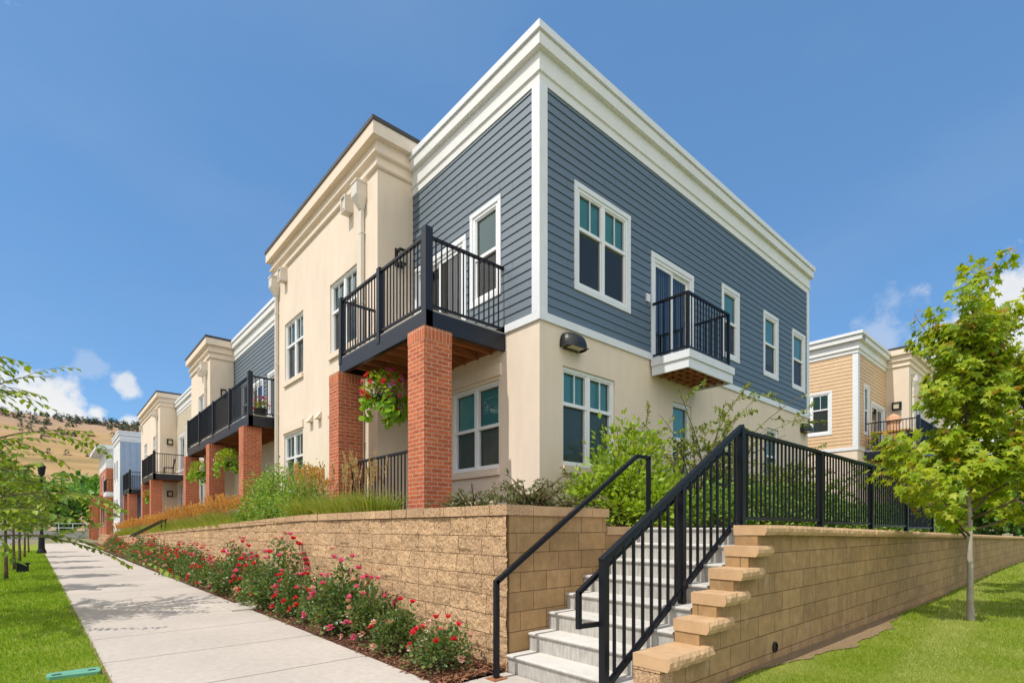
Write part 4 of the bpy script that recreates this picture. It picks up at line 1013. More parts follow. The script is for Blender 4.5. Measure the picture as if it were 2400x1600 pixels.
mb = MB(); mb.box(4.9, 12, 57.71, 62.5, .5, 8.0); mb.build('rear_wing', M['ltan'], D)
mb = MB(); mb.box(4.75, 12, 57.72, 62.6, 8.0, 8.4); mb.build('wing_roof', M['white'], D)
mb = MB(); mb.box(3.75, 4.9, 58.2, 61.2, 4.3, 4.65); jd = mb.build('balcony', M['white'], D)
rail_panel(jb if False else jd, (3.8, 58.25), (3.8, 61.1), 4.75, 5.75, .16, bal=.03); rail_panel(jd, (3.8, 58.25), (4.88, 58.25), 4.75, 5.75, .16, bal=.03)
# --- E: flat roofed brick house
Eh = thing('townhouse', 'farthest house of the row, red brick with a flat white overhanging roof', 'building', (4.1, 63, .6))
mb = MB(); mb.box(4.1, 12, 63.2, 72, .3, 7.2); mb.build('brick_wall', M['brick'], Eh)
mb = MB(); mb.box(4.08, 12, 63.15, 72.05, 7.2, 9.0); mb.build('upper_wall', M['white'], Eh)
mb = MB(); mb.box(3.3, 12.5, 62.8, 72.8, 9.0, 9.35); mb.build('roof', M['white'], Eh)
mb = MB(); mb.box(3.1, 4.1, 64.5, 70, 3.6, 4.6); mb.build('balcony', M['brick'], Eh)
for y in (64.5, 69.5):
    mb = MB(); mb.box(3.1, 3.6, y, y + .5, .3, 3.6); mb.build('brick_pillar', M['brick'], Eh)
for a, b in ((65, 66), (67.4, 68.4)):
    for c in (1.6, 5.0):
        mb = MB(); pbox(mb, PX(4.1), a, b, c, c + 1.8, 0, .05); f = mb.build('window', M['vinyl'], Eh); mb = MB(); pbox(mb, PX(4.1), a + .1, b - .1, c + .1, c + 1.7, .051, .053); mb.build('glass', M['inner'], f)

# --- F: tan building across the court on the right
FXc, FYc = 25.1, 6.75
Fb = thing('townhouse', 'tan lap-sided building behind the fence with black numbers at its roof corner', 'building', (FXc, FYc, 1.2))
pfx, pfy = PX(FXc), PY(FYc)
zb_ = 4.70
siding(Fb, pfx, FYc + .17, 17, zb_ + .14, 8.72, [(7.75, 9.25, 5.52, 7.27)], M['tan']); siding(Fb, pfy, FXc + .17, 29.3, zb_ + .14, 8.72, [(26.0, 26.62, 5.5, 7.5), (27.05, 29.0, zb_ + .14, 6.92)], M['tan'])
wall(Fb, pfx, FYc, 17, .8, zb_ + .02, [], M['stucco']); wall(Fb, pfy, FXc, 29.3, .8, zb_ + .02, [], M['stucco'])
window(Fb, pfx, 7.68, 9.32, 5.45, 7.34, 2, .40, True, .09, blind=1.); window(Fb, pfy, 25.92, 26.7, 5.42, 7.58, 1, .5, False, .09, blind=.5); slider(Fb, pfy, 26.96, 29.1, zb_ + .14, 7.02)
mb = MB(); mb.box(FXc - .036, 29.28, FYc - .038, FYc, zb_, zb_ + .139); mb.box(FXc - .035, FXc, FYc + .001, 17, zb_ + .001, zb_ + .138); mb.build('band_board', M['white'], Fb)
mb = MB(); mb.box(FXc - .032, FXc + .17, FYc - .034, FYc, zb_ + .14, 8.69); mb.box(FXc - .033, FXc, FYc + .001, FYc + .17, zb_ + .141, 8.69); mb.build('corner_board', M['white'], Fb)
pth = [(29.28, FYc), (FXc, FYc), (FXc, 17)]
corn(Fb, pth, [(-n * 1.6, z + .04) for n, z in BLUE_CORN], M['cornice'], 'cornice'); corn(Fb, pth, [(-n * 1.6, z + .04) for n, z in BLUE_CAP], M['white'], 'parapet_cap')
pft = PX(29.3); pff = PY(5.85)
wall(Fb, pft, 5.85, FYc + .02, .8, 9.4, [], M['stucco']); wall(Fb, pff, 29.3, 38, .8, 9.4, [(30.6, 32.1, 5.6, 7.3), (34, 35.5, 5.6, 7.3)], M['stucco'])
for a in (30.6, 34): window(Fb, pff, a, a + 1.5, 5.6, 7.3, 2, .4, True, 0, True, blind=.6)
tower_corn(Fb, [(38, 9), (38, 5.85), (29.3, 5.85), (29.3, 9)], -.1)
downspout(Fb, pff, 29.8, 8.5, 1.2)
lantern(Fb, pft, 6.3, 6.9, .18)
inner(Fb, FXc + .4, 38, FYc + .4, 16, 1, 9.2); inner(Fb, 29.7, 37.6, 6.2, 9, 1, 9.2); closed_cap(Fb, FXc + .2, 37, FYc + .2, 17, 9.5); closed_cap(Fb, 29.4, 37.9, 5.95, 9, 9.6)
mb = MB(); mb.quad((FXc, 17, .8), (38, 17, .8), (38, 17, 9.5), (FXc, 17, 9.5)); mb.quad((38, 5.85, .8), (38, 17, .8), (38, 17, 9.4), (38, 5.85, 9.4)); mb.build('rear_wall', M['stucco'], Fb)
# its balcony faces the lawn
mb = MB(); bx0, bx1, by0 = 26.0, 33.2, 4.85
mb.box(bx0, bx1, by0, by0 + .1, 4.35, 4.68); mb.box(bx0, bx0 + .08, by0 + .1, FYc - .04, 4.351, 4.679); mb.box(bx1 - .08, bx1, by0 + .1, 5.85, 4.351, 4.679)
fbb = mb.build('balcony', M['beam'], Fb)
mb = MB(); mb.box(bx0 + .02, 29.29, by0 + .02, FYc - .04, 4.682, 4.71); mb.box(29.29, bx1 - .02, by0 + .02, 5.84, 4.682, 4.71); mb.build('deck', M['deck'], fbb)
mb = MB(); x = bx0 + .4
while x < bx1 - .2: mb.box(x, x + .05, by0 + .11, 5.84 if x > 29.2 else FYc - .05, 4.37, 4.66); x += .45
mb.build('joist', M['joist'], fbb)
ps = [bx0, 28.4, 30.8, 33.1]
for x in ps:
    mb = MB(); mb.box(x, x + .11, by0 - .01, by0 + .11, 4.5, 5.98); mb.build('post', M['beam'], fbb)
for k in range(3): rail_panel(fbb, (ps[k] + .12, by0 + .05), (ps[k + 1], by0 + .05), 4.8, 5.88)
rail_panel(fbb, (bx0 + .05, by0 + .12), (bx0 + .05, FYc - .05), 4.8, 5.88)
pillar(Fb, 26.5, 27.1, by0 - .02, by0 + .55, .8, 4.35); pillar(Fb, 30.6, 31.2, by0 - .02, by0 + .55, .8, 4.35)
# house number on the cornice, right of the corner
cu = bpy.data.curves.new('digits', 'FONT'); cu.body = '1275'; cu.size = .2; cu.extrude = .004; cu.align_x = 'LEFT'
to = bpy.data.objects.new('digits', cu); COL.objects.link(to)
dg = bpy.context.evaluated_depsgraph_get(); me = bpy.data.meshes.new_from_object(to.evaluated_get(dg)); bpy.data.objects.remove(to)
no = bpy.data.objects.new('house_number', me); COL.objects.link(no); me.materials.append(M['bronze']); no.parent = Fb
no.rotation_euler = (R(90), 0, 0); no.location = Vector((25.0, FYc - .13 * 1.6 - .006, 9.235)) - Fb.location

# ================================================================== SMALL THINGS
lid = thing('valve_box_lid', 'long green plastic valve box lid set flush in the grass beside the sidewalk', 'lid', (.18, 6.7, 0))
mb = MB(); c = [(-.02, 6.80), (.0, 6.84), (.36, 6.84), (.385, 6.82), (.385, 6.62), (.365, 6.6), (.0, 6.65), (-.02, 6.68)]
i = len(mb.v); mb.v += [(x, y, .032) for x, y in c] + [(x, y, -.03) for x, y in c]; mb.f.append(tuple(range(i, i + 8))[::-1])
for k in range(8): mb.f.append((i + k, i + (k + 1) % 8, i + 8 + (k + 1) % 8, i + 8 + k))
mb.build('lid_plate', M['greenlid'], lid)
mb = MB(); mb.box(.02, .09, 6.70, 6.73, .0325, .037); mb.box(.29, .35, 6.70, 6.73, .0325, .037); mb.build('grip_slot', M['bronze'], lid)
ub = thing('utility_box', 'small black ground box standing in the grass strip under the street trees', 'box', (-.66, 23.6, 0))
mb = MB(); mb.box(-.8, -.5, 23.45, 23.7, 0, .26); mb.box(-.83, -.47, 23.42, 23.73, .26, .31); mb.build('box_body', M['black'], ub)
lp = thing('street_lamp', 'dark slim street lamp post with thick base at the far end of the sidewalk', 'street lamp', (-.32, 40, 0))
mb = MB(); mb.lathe((-.32, 40, 0), [(.22, 0), (.22, .12), (.15, .3), (.13, 1.0), (.075, 1.15), (.06, 4.3), (.05, 4.4), (0, 4.4)], 10); mb.build('pole', M['black'], lp)
mb = MB(); mb.lathe((-.32, 40, 4.4), [(.05, 0), (.14, .1), (.19, .5), (.22, .52), (.05, .75), (0, .78)], 10); mb.build('lamp_head', M['black'], lp)
mb = MB(); mb.box(-.02, .06, 39.9, 40.1, 2.5, 5.0) if False else mb.bar((-.12, 40, 2.2), (-.12, 40, 3.7), .08, .12, (1, 0, 0)); mb.build('banner_arm', M['black'], lp)
ew = thing('end_wall', 'low grey concrete wall with a pipe railing across the far end of the sidewalk', 'wall', (1, 96, 0))
mb = MB(); mb.box(-5, 5.5, 96, 96.4, 0, 1.15); mb.build('wall_body', M['grey'], ew)
mb = MB()
for k in range(8): mb.bar((-5 + k * 1.5, 96.2, 1.1), (-5 + k * 1.5, 96.2, 2.1), .09, .09, (1, 0, 0))
for z in (1.5, 2.1): mb.bar((-5, 96.2, z), (5.5, 96.2, z), .1, .1)
mb.build('pipe_railing', M['white'], ew)
# far stair rail cutting across the planted slope
fh = thing('handrail', 'pair of black handrails slanting up through the planting before the third townhouse', 'handrail', (3.3, 25, .9))
for y in (24.6, 25.6):
    mb = MB(); mb.bar((2.4, y, 1.13), (3.5, y, 1.8), .05, .05); mb.bar((3.45, y, .8), (3.45, y, 1.78), .045, .045, (1, 0, 0)); mb.build('rail', M['black'], fh)
# balcony furniture
um = thing('patio_umbrella', 'closed peach patio umbrella standing on the balcony of the tan building', 'umbrella', (27.8, 6.1, 4.71))
mb = MB(); mb.lathe((27.8, 6.1, 4.71), [(.25, 0), (.25, .06), (.03, .09), (.03, .5), (.0, .5)], 12); mb.build('pole', M['bronze'], um)
M['peach'] = mat('peach_canvas', (.62, .34, .2), .9, .08, 6)
mb = MB(); mb.lathe((27.8, 6.1, 5.2), [(.10, 0), (.2, .12), (.26, .4), (.22, .8), (.3, .95), (.24, 1.15), (0, 1.28)], 9); mb.build('canopy', M['peach'], um)
M['wood'] = mat('golden_wood', (.55, .33, .10), .6, .15, 8)
be = thing('potting_bench', 'golden wooden two-shelf bench behind the balcony railing of the tan building', 'bench', (26.5, 5.9, 4.71))
for z in (4.86, 5.45):
    mb = MB(); mb.box(26.1, 26.75, 5.2, 6.5, z, z + .06); mb.build('shelf', M['wood'], be)
for x in (26.14, 26.7):
    for y in (5.25, 6.45):
        mb = MB(); mb.box(x - .03, x + .03, y - .03, y + .03, 4.71, 5.449 if False else 5.5); mb.build('leg', M['bronze'], be)
gg = thing('barbecue_grill', 'black barbecue grill standing next to the peach umbrella', 'grill', (27.2, 5.5, 4.71))
mb = MB(); mb.lathe((27.2, 5.5, 5.1), [(0, -.02), (.2, .02), (.28, .15), (.28, .2), (.2, .36), (0, .42)], 12); mb.build('kettle', M['black'], gg)
mb = MB()
for a in (0, 2.1, 4.2): mb.bar((27.2 + .15 * math.cos(a), 5.5 + .15 * math.sin(a), 5.15), (27.2 + .28 * math.cos(a), 5.5 + .28 * math.sin(a), 4.715), .03, .03)
mb.build('leg', M['black'], gg)
def chair(x, y, z, lab):
    c = thing('patio_chair', lab, 'chair', (x, y, z))
    mb = MB(); mb.box(x - .24, x + .24, y - .24, y + .24, z + .42, z + .45); mb.build('seat', M['black'], c)
    mb = MB()
    for k in range(5): mb.bar((x + .22, y - .22 + k * .11, z + .45), (x + .3, y - .22 + k * .11, z + .95), .03, .02)
    mb.bar((x + .3, y - .25, z + .95), (x + .3, y + .25, z + .95), .035, .035); mb.build('backrest', M['black'], c)
    for a in (-.22, .22):
        for b in (-.22, .22):
            mb = MB(); mb.box(x + a - .015, x + a + .015, y + b - .015, y + b + .015, z, z + .42); mb.build('leg', M['black'], c)
chair(5.3, 36.6, 4.58, 'dark patio chair on the two-bay balcony of the third townhouse')
pp = thing('planter', 'round planter of red and pink flowers on the wide balcony of the second townhouse', 'planter', (4.9, 17.3, 4.83))
mb = MB(); mb.lathe((4.9, 17.3, 4.84), [(0, 0), (.14, 0), (.2, .3), (.18, .3), (.17, .26), (0, .26)], 12); mb.build('pot', M['bronze'], pp)
n = 160; P = np.array([4.9, 17.3, 5.2]) + rdir(n, .3) * rng.random((n, 1)) ** .5 * .26
V, F = scatter(T_LEAF, P - np.array([4.9, 17.3, 4.83]), rdir(n, .2), rdir(n, 1), rng.uniform(.06, .11, n)); np_mesh('foliage', V, F, M['shrub'], pp, off=(4.9, 17.3, 4.83))
n = 60; P = np.array([0, 0, .42]) + rdir(n, .3) * .27
V, F = scatter(T_ROUND, P, rdir(n, .2), rdir(n, 1), rng.uniform(.05, .08, n)); np_mesh('flowers', V, F, M['red'], pp, off=(4.9, 17.3, 4.83))

# ================================================================== PLANTS (all built round their own base)
def add_leaves(name, m, tpl, P, D, U, S, parent):
    V, F = scatter(tpl, P, D, U, S); return np_mesh(name, V, F, m, parent, off=parent['_w'])
def clump_bush(root, r, h, nclump, nleaf, m, S, tpl=T_LEAF, base=.15, spread=.16, stemm='twig', flat=1., up=.5, spikes=0):
    """bush of leafy sprays: every spray ends a stem, leaves lie round its end"""
    st_ = MB(); Ps, Ds = [], []
    for k in range(nclump):
        a = rng.random() * 2 * math.pi; e = math.acos(rng.uniform(.02, 1)) ; q = rng.uniform(.55, 1.0)
        c = np.array([math.sin(e) * math.cos(a) * r * q, math.sin(e) * math.sin(a) * r * q, base + math.cos(e) * (h - base) * q])
        if k < spikes: c[:2] *= .6; c[2] = h * rng.uniform(1., 1.18)
        b0 = np.array([c[0] * .12, c[1] * .12, 0]); mid = np.array([c[0] * .5, c[1] * .5, c[2] * .6])
        if k % 2 == 0 or k < spikes: st_.tube([b0, mid, c], [.012, .008, .003], 4)
        n_ = nleaf // nclump; t = rng.random(n_) ** .6
        base_p = mid + (c - mid) * t[:, None]
        p = base_p + rng.normal(size=(n_, 3)) * spread * np.array([1, 1, .8]); p[:, 2] = np.abs(p[:, 2]) + .01
        d = (p - base_p) + (c - mid) * .8 / np.linalg.norm(c - mid) * spread; d = d / (np.linalg.norm(d, axis=1, keepdims=True) + 1e-6) + rdir(n_) * .5; d[:, 2] += up * .3
        Ps.append(p); Ds.append(d)
    P = np.concatenate(Ps); D = np.concatenate(Ds); n_ = len(P); U = rdir(n_) * .7 + P * np.array([1, 1, .3]) / (r + .01) * .7 + np.array([0, 0, .6])
    st_.build('stems', M[stemm], root); add_leaves('foliage', M[m], tpl, P, D, U, rng.uniform(.7, 1.25, n_) * S, root)
def proto(name, label, cat, group=None): return thing(name, label, cat, (0, 0, 0), group)
def put(o, x, y, z, rz=0., s=1.): o.location = (x, y, z); o.rotation_euler = (0, 0, rz); o.scale = (s, s, s) if not hasattr(s, '__len__') else s

# --- rose bushes
def rose(cols, r, h, nf, nl=900):
    o = proto('rose_bush', '', 'rose bush', 'rose bushes along the block wall')
    clump_bush(o, r, h, 34, nl, 'rosel', .05, T_ROUND, .1, .085, 'twig', up=.4)
    for cname, k in zip(cols, nf):
        for q in range(k):
            Ps, Ds, Ss = [], [], []
            a = rng.random() * 2 * math.pi; e = math.acos(rng.uniform(.0, 1)); q_ = rng.uniform(.95, 1.15)
            c = np.array([math.sin(e) * math.cos(a) * r * q_, math.sin(e) * math.sin(a) * r * q_, .1 + math.cos(e) * (h - .05) * q_])
            nr = c - np.array([0, 0, h * .3]); nr /= np.linalg.norm(nr); nr = nr + np.array([0, 0, .35])
            for ring, (np_, sz, lean) in enumerate(((6, .074, 1.1), (5, .06, .55), (3, .042, .15))):
                for j in range(np_):
                    t = 2 * math.pi * (j + ring * .4) / np_; x_ = np.cross(nr, [0.3, .2, 1]); x_ /= np.linalg.norm(x_) + 1e-6; y_ = np.cross(nr, x_); y_ /= np.linalg.norm(y_) + 1e-6
                    d = x_ * math.cos(t) * lean + y_ * math.sin(t) * lean + nr; Ps.append(c); Ds.append(d); Ss.append(sz * rng.uniform(.8, 1.2))
            Ps = np.array(Ps); Ds = np.array(Ds); add_leaves('bloom', M[cname], T_ROUND, Ps, Ds, rdir(len(Ps)) * .2 + np.array([.0, 0, 1]), np.array(Ss), o)
    return o
protoR = [rose(('red', 'faded'), .42, .60, (12, 4), 1500), rose(('pink', 'faded'), .44, 1.05, (19, 9), 2500), rose(('red', 'pink'), .40, .92, (15, 7), 2000), rose(('pink', 'red', 'faded'), .44, 1.0, (11, 8, 9), 2400), rose(('faded', 'red'), .40, .74, (7, 5), 1600)]
desc = ['low bush with scarlet blooms', 'tall bush with pink blooms', 'dense bush with red blooms', 'mixed bush of pink, red and faded blooms', 'mostly green bush with a few faded blooms']
near = [(3.0, 4.5, 0, .75), (2.98, 5.35, 4, .78), (3.1, 6.2, 1, .74), (3.0, 6.95, 1, .95), (3.08, 7.95, 2, .84), (2.98, 8.8, 2, .78), (3.1, 9.6, 3, 1.15), (2.98, 10.5, 4, 1.0), (3.1, 11.4, 2, .95), (3.0, 12.3, 3, 1.05), (3.1, 13.2, 1, .9)]
y = 14.0
while y < 44: near.append((3.03 + rng.uniform(-.08, .08), y, int(rng.choice([3, 0, 4, 2, 3])), rng.uniform(.8, 1.12))); y += .95 if y < 22 else 1.25
ordn = 'first second third fourth fifth sixth seventh eighth ninth tenth eleventh twelfth thirteenth fourteenth fifteenth sixteenth seventeenth eighteenth nineteenth twentieth'.split()
def ordinal(k):
    if k < 20: return ordn[k]
    tens = {2: 'twenty', 3: 'thirty', 4: 'forty', 5: 'fifty'}[(k + 1) // 10]; u = (k + 1) % 10
    return {'twenty': 'twentieth', 'thirty': 'thirtieth', 'forty': 'fortieth', 'fifty': 'fiftieth'}[tens] if u == 0 else tens + '-' + ordn[u - 1]
used = set()
for k, (x, y, t, s) in enumerate(near):
    lab = '%s, %s rose bush from the stair handrail' % (desc[t], ordinal(k))
    if t not in used:
        o = protoR[t]; used.add(t); o['label'] = lab; put(o, x, y, .03, rng.random() * 6.28, s)
    else: copy_thing(protoR[t], (x, y, .03), rng.random() * 6.28, (s, s, s), lab)

# --- shrubs on the terrace
s1 = proto('shrub', 'large bright yellow-green shrub on the terrace behind the side block wall', 'shrub')
clump_bush(s1, .98, 1.35, 80, 5200, 'shrub', .10, T_LEAF, .12, .12, up=.7, spikes=9); put(s1, 6.75, 4.95, 1.40)
s2 = proto('shrub', 'second bright green shrub, right of the largest one by the stair top', 'shrub')
clump_bush(s2, .62, .95, 46, 2400, 'shrub', .085, T_LEAF, .12, .10, up=.6, spikes=3); put(s2, 8.0, 5.05, 1.40)
def arch(root, nst, L, m, S, rise, nleaf, seed, lean=None):
    """loose shrub of long arching canes with small leaves all along them"""
    st_ = MB(); Ps, Ds = [], []; rr = random.Random(seed)
    for k in range(nst):
        a = rr.random() * 6.283 if lean is None else lean + rr.uniform(-1.6, 1.6); l = L * rr.uniform(.55, 1.05); up = rr.uniform(.55, 1.25)
        pts = [np.array([rr.uniform(-.08, .08), rr.uniform(-.08, .08), 0])]; d = np.array([math.cos(a) * .5, math.sin(a) * .5, up * rise]); d /= np.linalg.norm(d)
        for j in range(9):
            pts.append(pts[-1] + d * l / 9); d = d + np.array([math.cos(a) * .09, math.sin(a) * .09, -.045 - .05 * rr.random()]) + np.array([rr.uniform(-.12, .12), rr.uniform(-.12, .12), rr.uniform(-.05, .05)]); d /= np.linalg.norm(d)
        st_.tube(pts, [.014 * (1 - j / 10) + .002 for j in range(10)], 4)
        twigs = [pts]
        for q in range(6):
            j = rr.randrange(3, 9); dd = np.array([rr.uniform(-1, 1), rr.uniform(-1, 1), rr.uniform(-.2, .7)]); dd /= np.linalg.norm(dd); tl = l * .22
            tp_ = [pts[j] + dd * tl * i_ / 4 + np.array([0, 0, -.02 * i_ * i_ * .3]) for i_ in range(5)]; st_.tube(tp_, [.005, .004, .003, .002, .002], 3); twigs.append(tp_)
        for tw in twigs:
            tw = np.array(tw); nn_ = nleaf // (nst * 7) * (2 if tw is twigs[0] else 1); t = rng.uniform(.18 if len(tw) > 6 else .1, 1, nn_) * (len(tw) - 1); i0 = np.minimum(t.astype(int), len(tw) - 2); f_ = (t - i0)[:, None]
            p = tw[i0] * (1 - f_) + tw[i0 + 1] * f_; dd = tw[i0 + 1] - tw[i0]; dd /= np.linalg.norm(dd, axis=1, keepdims=True); Ps.append(p); Ds.append(dd * .6 + rdir(nn_))
    P = np.concatenate(Ps); D = np.concatenate(Ds); st_.build('stems', M['twig'], root)
    add_leaves('foliage', M[m], T_LEAF, P, D, rdir(len(P)) * .6 + np.array([0, 0, 1.]), rng.uniform(.7, 1.3, len(P)) * S, root)
s3 = proto('shrub', 'tall open arching shrub with small olive leaves under the little white balcony', 'shrub', 'arching shrubs by the blue wall'); arch(s3, 24, 3.0, 'oliv', .07, 2.2, 6200, 5); put(s3, 9.1, 5.0, 1.38)
s4 = proto('shrub', 'sparse arching shrub with small leaves reaching up beside the fence peak', 'shrub', 'arching shrubs by the blue wall'); arch(s4, 18, 2.4, 'oliv', .075, 1.6, 4200, 8); put(s4, 11.2, 4.9, 1.36)
s5 = proto('shrub', 'sparse arching shrub at the far corner of the blue house below the second wall light', 'shrub', 'arching shrubs by the blue wall'); arch(s5, 20, 2.5, 'shrub', .08, 1.6, 4200, 12); put(s5, 14.6, 4.95, 1.32)
# clipped hedge plants behind the fence
hp = proto('hedge_shrub', 'first low hedge shrub behind the fence counting from the stair top', 'shrub', 'low hedge behind the fence'); clump_bush(hp, .62, .85, 50, 2600, 'hedge', .06, T_ROUND, .08, .10); put(hp, 8.3, 4.15, 1.38)
for k in range(1, 18): copy_thing(hp, (8.3 + k * .95, 4.1 + rng.uniform(-.1, .1), 1.38 - k * .014), rng.random() * 6.28, (1, 1, rng.uniform(.9, 1.12)), '%s low hedge shrub behind the fence counting from the stair top' % ordinal(k))
# spreading dark shrubs on top of the wall corner
c1 = proto('shrub', 'low dark spreading shrub beside the front brick pillar on the wall top', 'shrub', 'spreading shrubs at the wall corner'); arch(c1, 26, .75, 'cotone', .036, .9, 2600, 3); put(c1, 4.35, 5.75, 1.56)
c2_ = proto('shrub', 'wider dark spreading shrub on the wall corner below the blue house', 'shrub', 'spreading shrubs at the wall corner'); arch(c2_, 40, .85, 'cotone', .036, 1.05, 4200, 4); put(c2_, 4.5, 4.75, 1.56)
c3_ = proto('shrub', 'small dark spreading shrub nearest the bright green shrub on the side wall', 'shrub', 'spreading shrubs at the wall corner'); arch(c3_, 18, .62, 'cotone', .036, .8, 1600, 6); put(c3_, 4.85, 4.45, 1.52)
# leafy mixed shrubs left of the brick pillars
d1 = proto('shrub', 'rounded leafy shrub on the wall top left of the second brick pillar', 'shrub', 'leafy shrubs before the cream tower'); clump_bush(d1, .85, 1.2, 70, 4800, 'hedge', .068, T_LEAF, .1, .12, up=.6, spikes=10); put(d1, 4.5, 12.7, 1.48, 0, 1.)
for k, (x, y, s, lab) in enumerate([(4.35, 13.9, 1.05, 'taller leafy shrub below the lower window of the cream tower'), (4.4, 15.2, 1., 'leafy shrub by the white downspout at the end of the cream tower'), (4.15, 11.5, .8, 'short leafy shrub before the reeds on the wall top')]): copy_thing(d1, (x, y, 1.45 - .02 * k), rng.random() * 6.28, (s, s, s), lab)

# --- reed grass clumps
def reed(nb, h, r, npl, hp_, bl='reed', pl_='plume'):
    o = proto('reed_grass', '', 'ornamental grass', 'reed grass clumps on the terrace')
    a = rng.random(nb) * 6.283; q = rng.random(nb) ** .5
    P = np.stack([np.cos(a) * q * r * .45, np.sin(a) * q * r * .45, np.zeros(nb)], 1)
    out_ = np.stack([np.cos(a) * q, np.sin(a) * q, np.zeros(nb)], 1); L_ = h * rng.uniform(.6, 1.05, nb)
    d1_ = out_ * .35 + rng.normal(size=(nb, 3)) * .1 + np.array([0, 0, 1.]); d1_ /= np.linalg.norm(d1_, axis=1, keepdims=True)
    P2 = P + d1_ * (L_ * .6)[:, None]; d2_ = d1_ + out_ * .7 + rng.normal(size=(nb, 3)) * .15 + np.array([0, 0, -.25]); d2_ /= np.linalg.norm(d2_, axis=1, keepdims=True); P3 = P2 + d2_ * (L_ * .45)[:, None]
    sdv = np.cross(d1_, rdir(nb)); sdv /= np.linalg.norm(sdv, axis=1, keepdims=True); wv = sdv * rng.uniform(.003, .0085, nb)[:, None]
    V = np.stack([P - wv, P + wv, P2 + wv * .8, P2 - wv * .8, P3], 1).reshape(-1, 3); b_ = np.arange(nb)[:, None] * 5
    F = np.concatenate([b_ + np.array([[0, 1, 2]]), b_ + np.array([[0, 2, 3]]), b_ + np.array([[3, 2, 4]])], 0)
    np_mesh('blades', V, F, M[bl], o)
    st_ = MB(); Ps, Ds = [], []
    for k in range(npl):
        a_ = rng.random() * 6.283; q_ = rng.random() ** .5; b0 = np.array([math.cos(a_) * q_ * r * .4, math.sin(a_) * q_ * r * .4, 0]); dd = np.array([math.cos(a_) * q_ * .22, math.sin(a_) * q_ * .22, 1.]) + rng.normal(size=3) * .05; dd /= np.linalg.norm(dd)
        l = hp_ * rng.uniform(.75, 1.05); e = b0 + dd * l; st_.tube([b0, e], [.003, .002], 3)
        nn_ = 16; t = rng.uniform(.72, 1.02, nn_); Ps.append(b0 + dd * (l * t)[:, None]); Ds.append(dd * 1.6 + rdir(nn_) * .4)
    P = np.concatenate(Ps); D = np.concatenate(Ds); st_.build('stalks', M['plume2'], o); add_leaves('plumes', M[pl_], T_LEAF, P, D, rdir(len(P)), rng.uniform(.05, .085, len(P)), o)
    return o
ra = reed(720, .64, .8, 11, 1.12, pl_='plume2'); rb = reed(520, .66, .6, 50, 1.0); rcl = reed(420, .7, .55, 50, 1.3)
ra['label'] = 'green reed grass with buff plumes between the two front brick pillars'; put(ra, 4.05, 8.0, 1.52)
copy_thing(ra, (4.0, 8.75, 1.52), 2, (1, 1, .95), 'green reed grass with buff plumes, middle clump before the patio railing')
copy_thing(ra, (4.05, 9.5, 1.52), 4, (1, 1, 1), 'green reed grass leaning against the second brick pillar')
copy_thing(ra, (4.0, 10.6, 1.5), 1, (1.1, 1.1, 1), 'green reed grass clump just left of the second brick pillar')
rcl['label'] = 'tall golden reed grass in front of the cream tower beside the second brick pillar'; put(rcl, 4.6, 11.6, 1.48)
copy_thing(rcl, (4.65, 12.2, 1.48), 2., (1, 1, 1.05), 'tall golden reed grass below the cream tower, farther of the two clumps')
k = 0; first = True; y = 16.6
while y < 34:
    lab = '%s orange-plumed reed grass clump along the terrace beyond the leafy shrubs' % ordinal(k)
    s = rng.uniform(.9, 1.12); zz = terr(4.0, y) - .02
    if first: rb['label'] = lab; put(rb, 4.0, y, zz, 0, s); first = False
    else: copy_thing(rb, (3.95 + rng.uniform(-.12, .12), y, zz), rng.random() * 6.28, (s, s, s), lab)
    k += 1; y += .72 if y < 24.5 else (1.8 if y < 27.5 else 1.0)
for j, y in enumerate((37, 38.2, 39.6, 41.2, 44, 46, 48)):
    copy_thing(rb, (4.0, y, terr(4.0, y)), rng.random() * 6.28, (1.15, 1.15, 1.1), '%s orange-plumed reed grass clump along the terrace beyond the leafy shrubs' % ordinal(k)); k += 1
# low green fill in front of the reeds
lg = proto('grass_clump', 'first low green grass clump along the wall top below the orange reeds', 'ornamental grass', 'low grass along the wall top')
nb = 520; a = rng.random(nb) * 6.283; q = rng.random(nb) ** .5; P = np.stack([np.cos(a) * q * .3, np.sin(a) * q * .3, np.zeros(nb)], 1); D = np.stack([np.cos(a) * q * .9, np.sin(a) * q * .9, np.full(nb, .7)], 1) + rng.normal(size=(nb, 3)) * .2
V, F = scatter(T_BLADE, P, D, rdir(nb), rng.uniform(.25, .5, nb), np.full(nb, .016)); np_mesh('blades', V, F, M['reed'], lg)
put(lg, 3.8, 15.8, wtop(15.8) - .02)
for k in range(1, 22):
    y = 15.8 + k * .85; copy_thing(lg, (3.82, y, wtop(y) - .02), rng.random() * 6.28, (1, 1, 1), '%s low green grass clump along the wall top below the orange reeds' % ordinal(k))

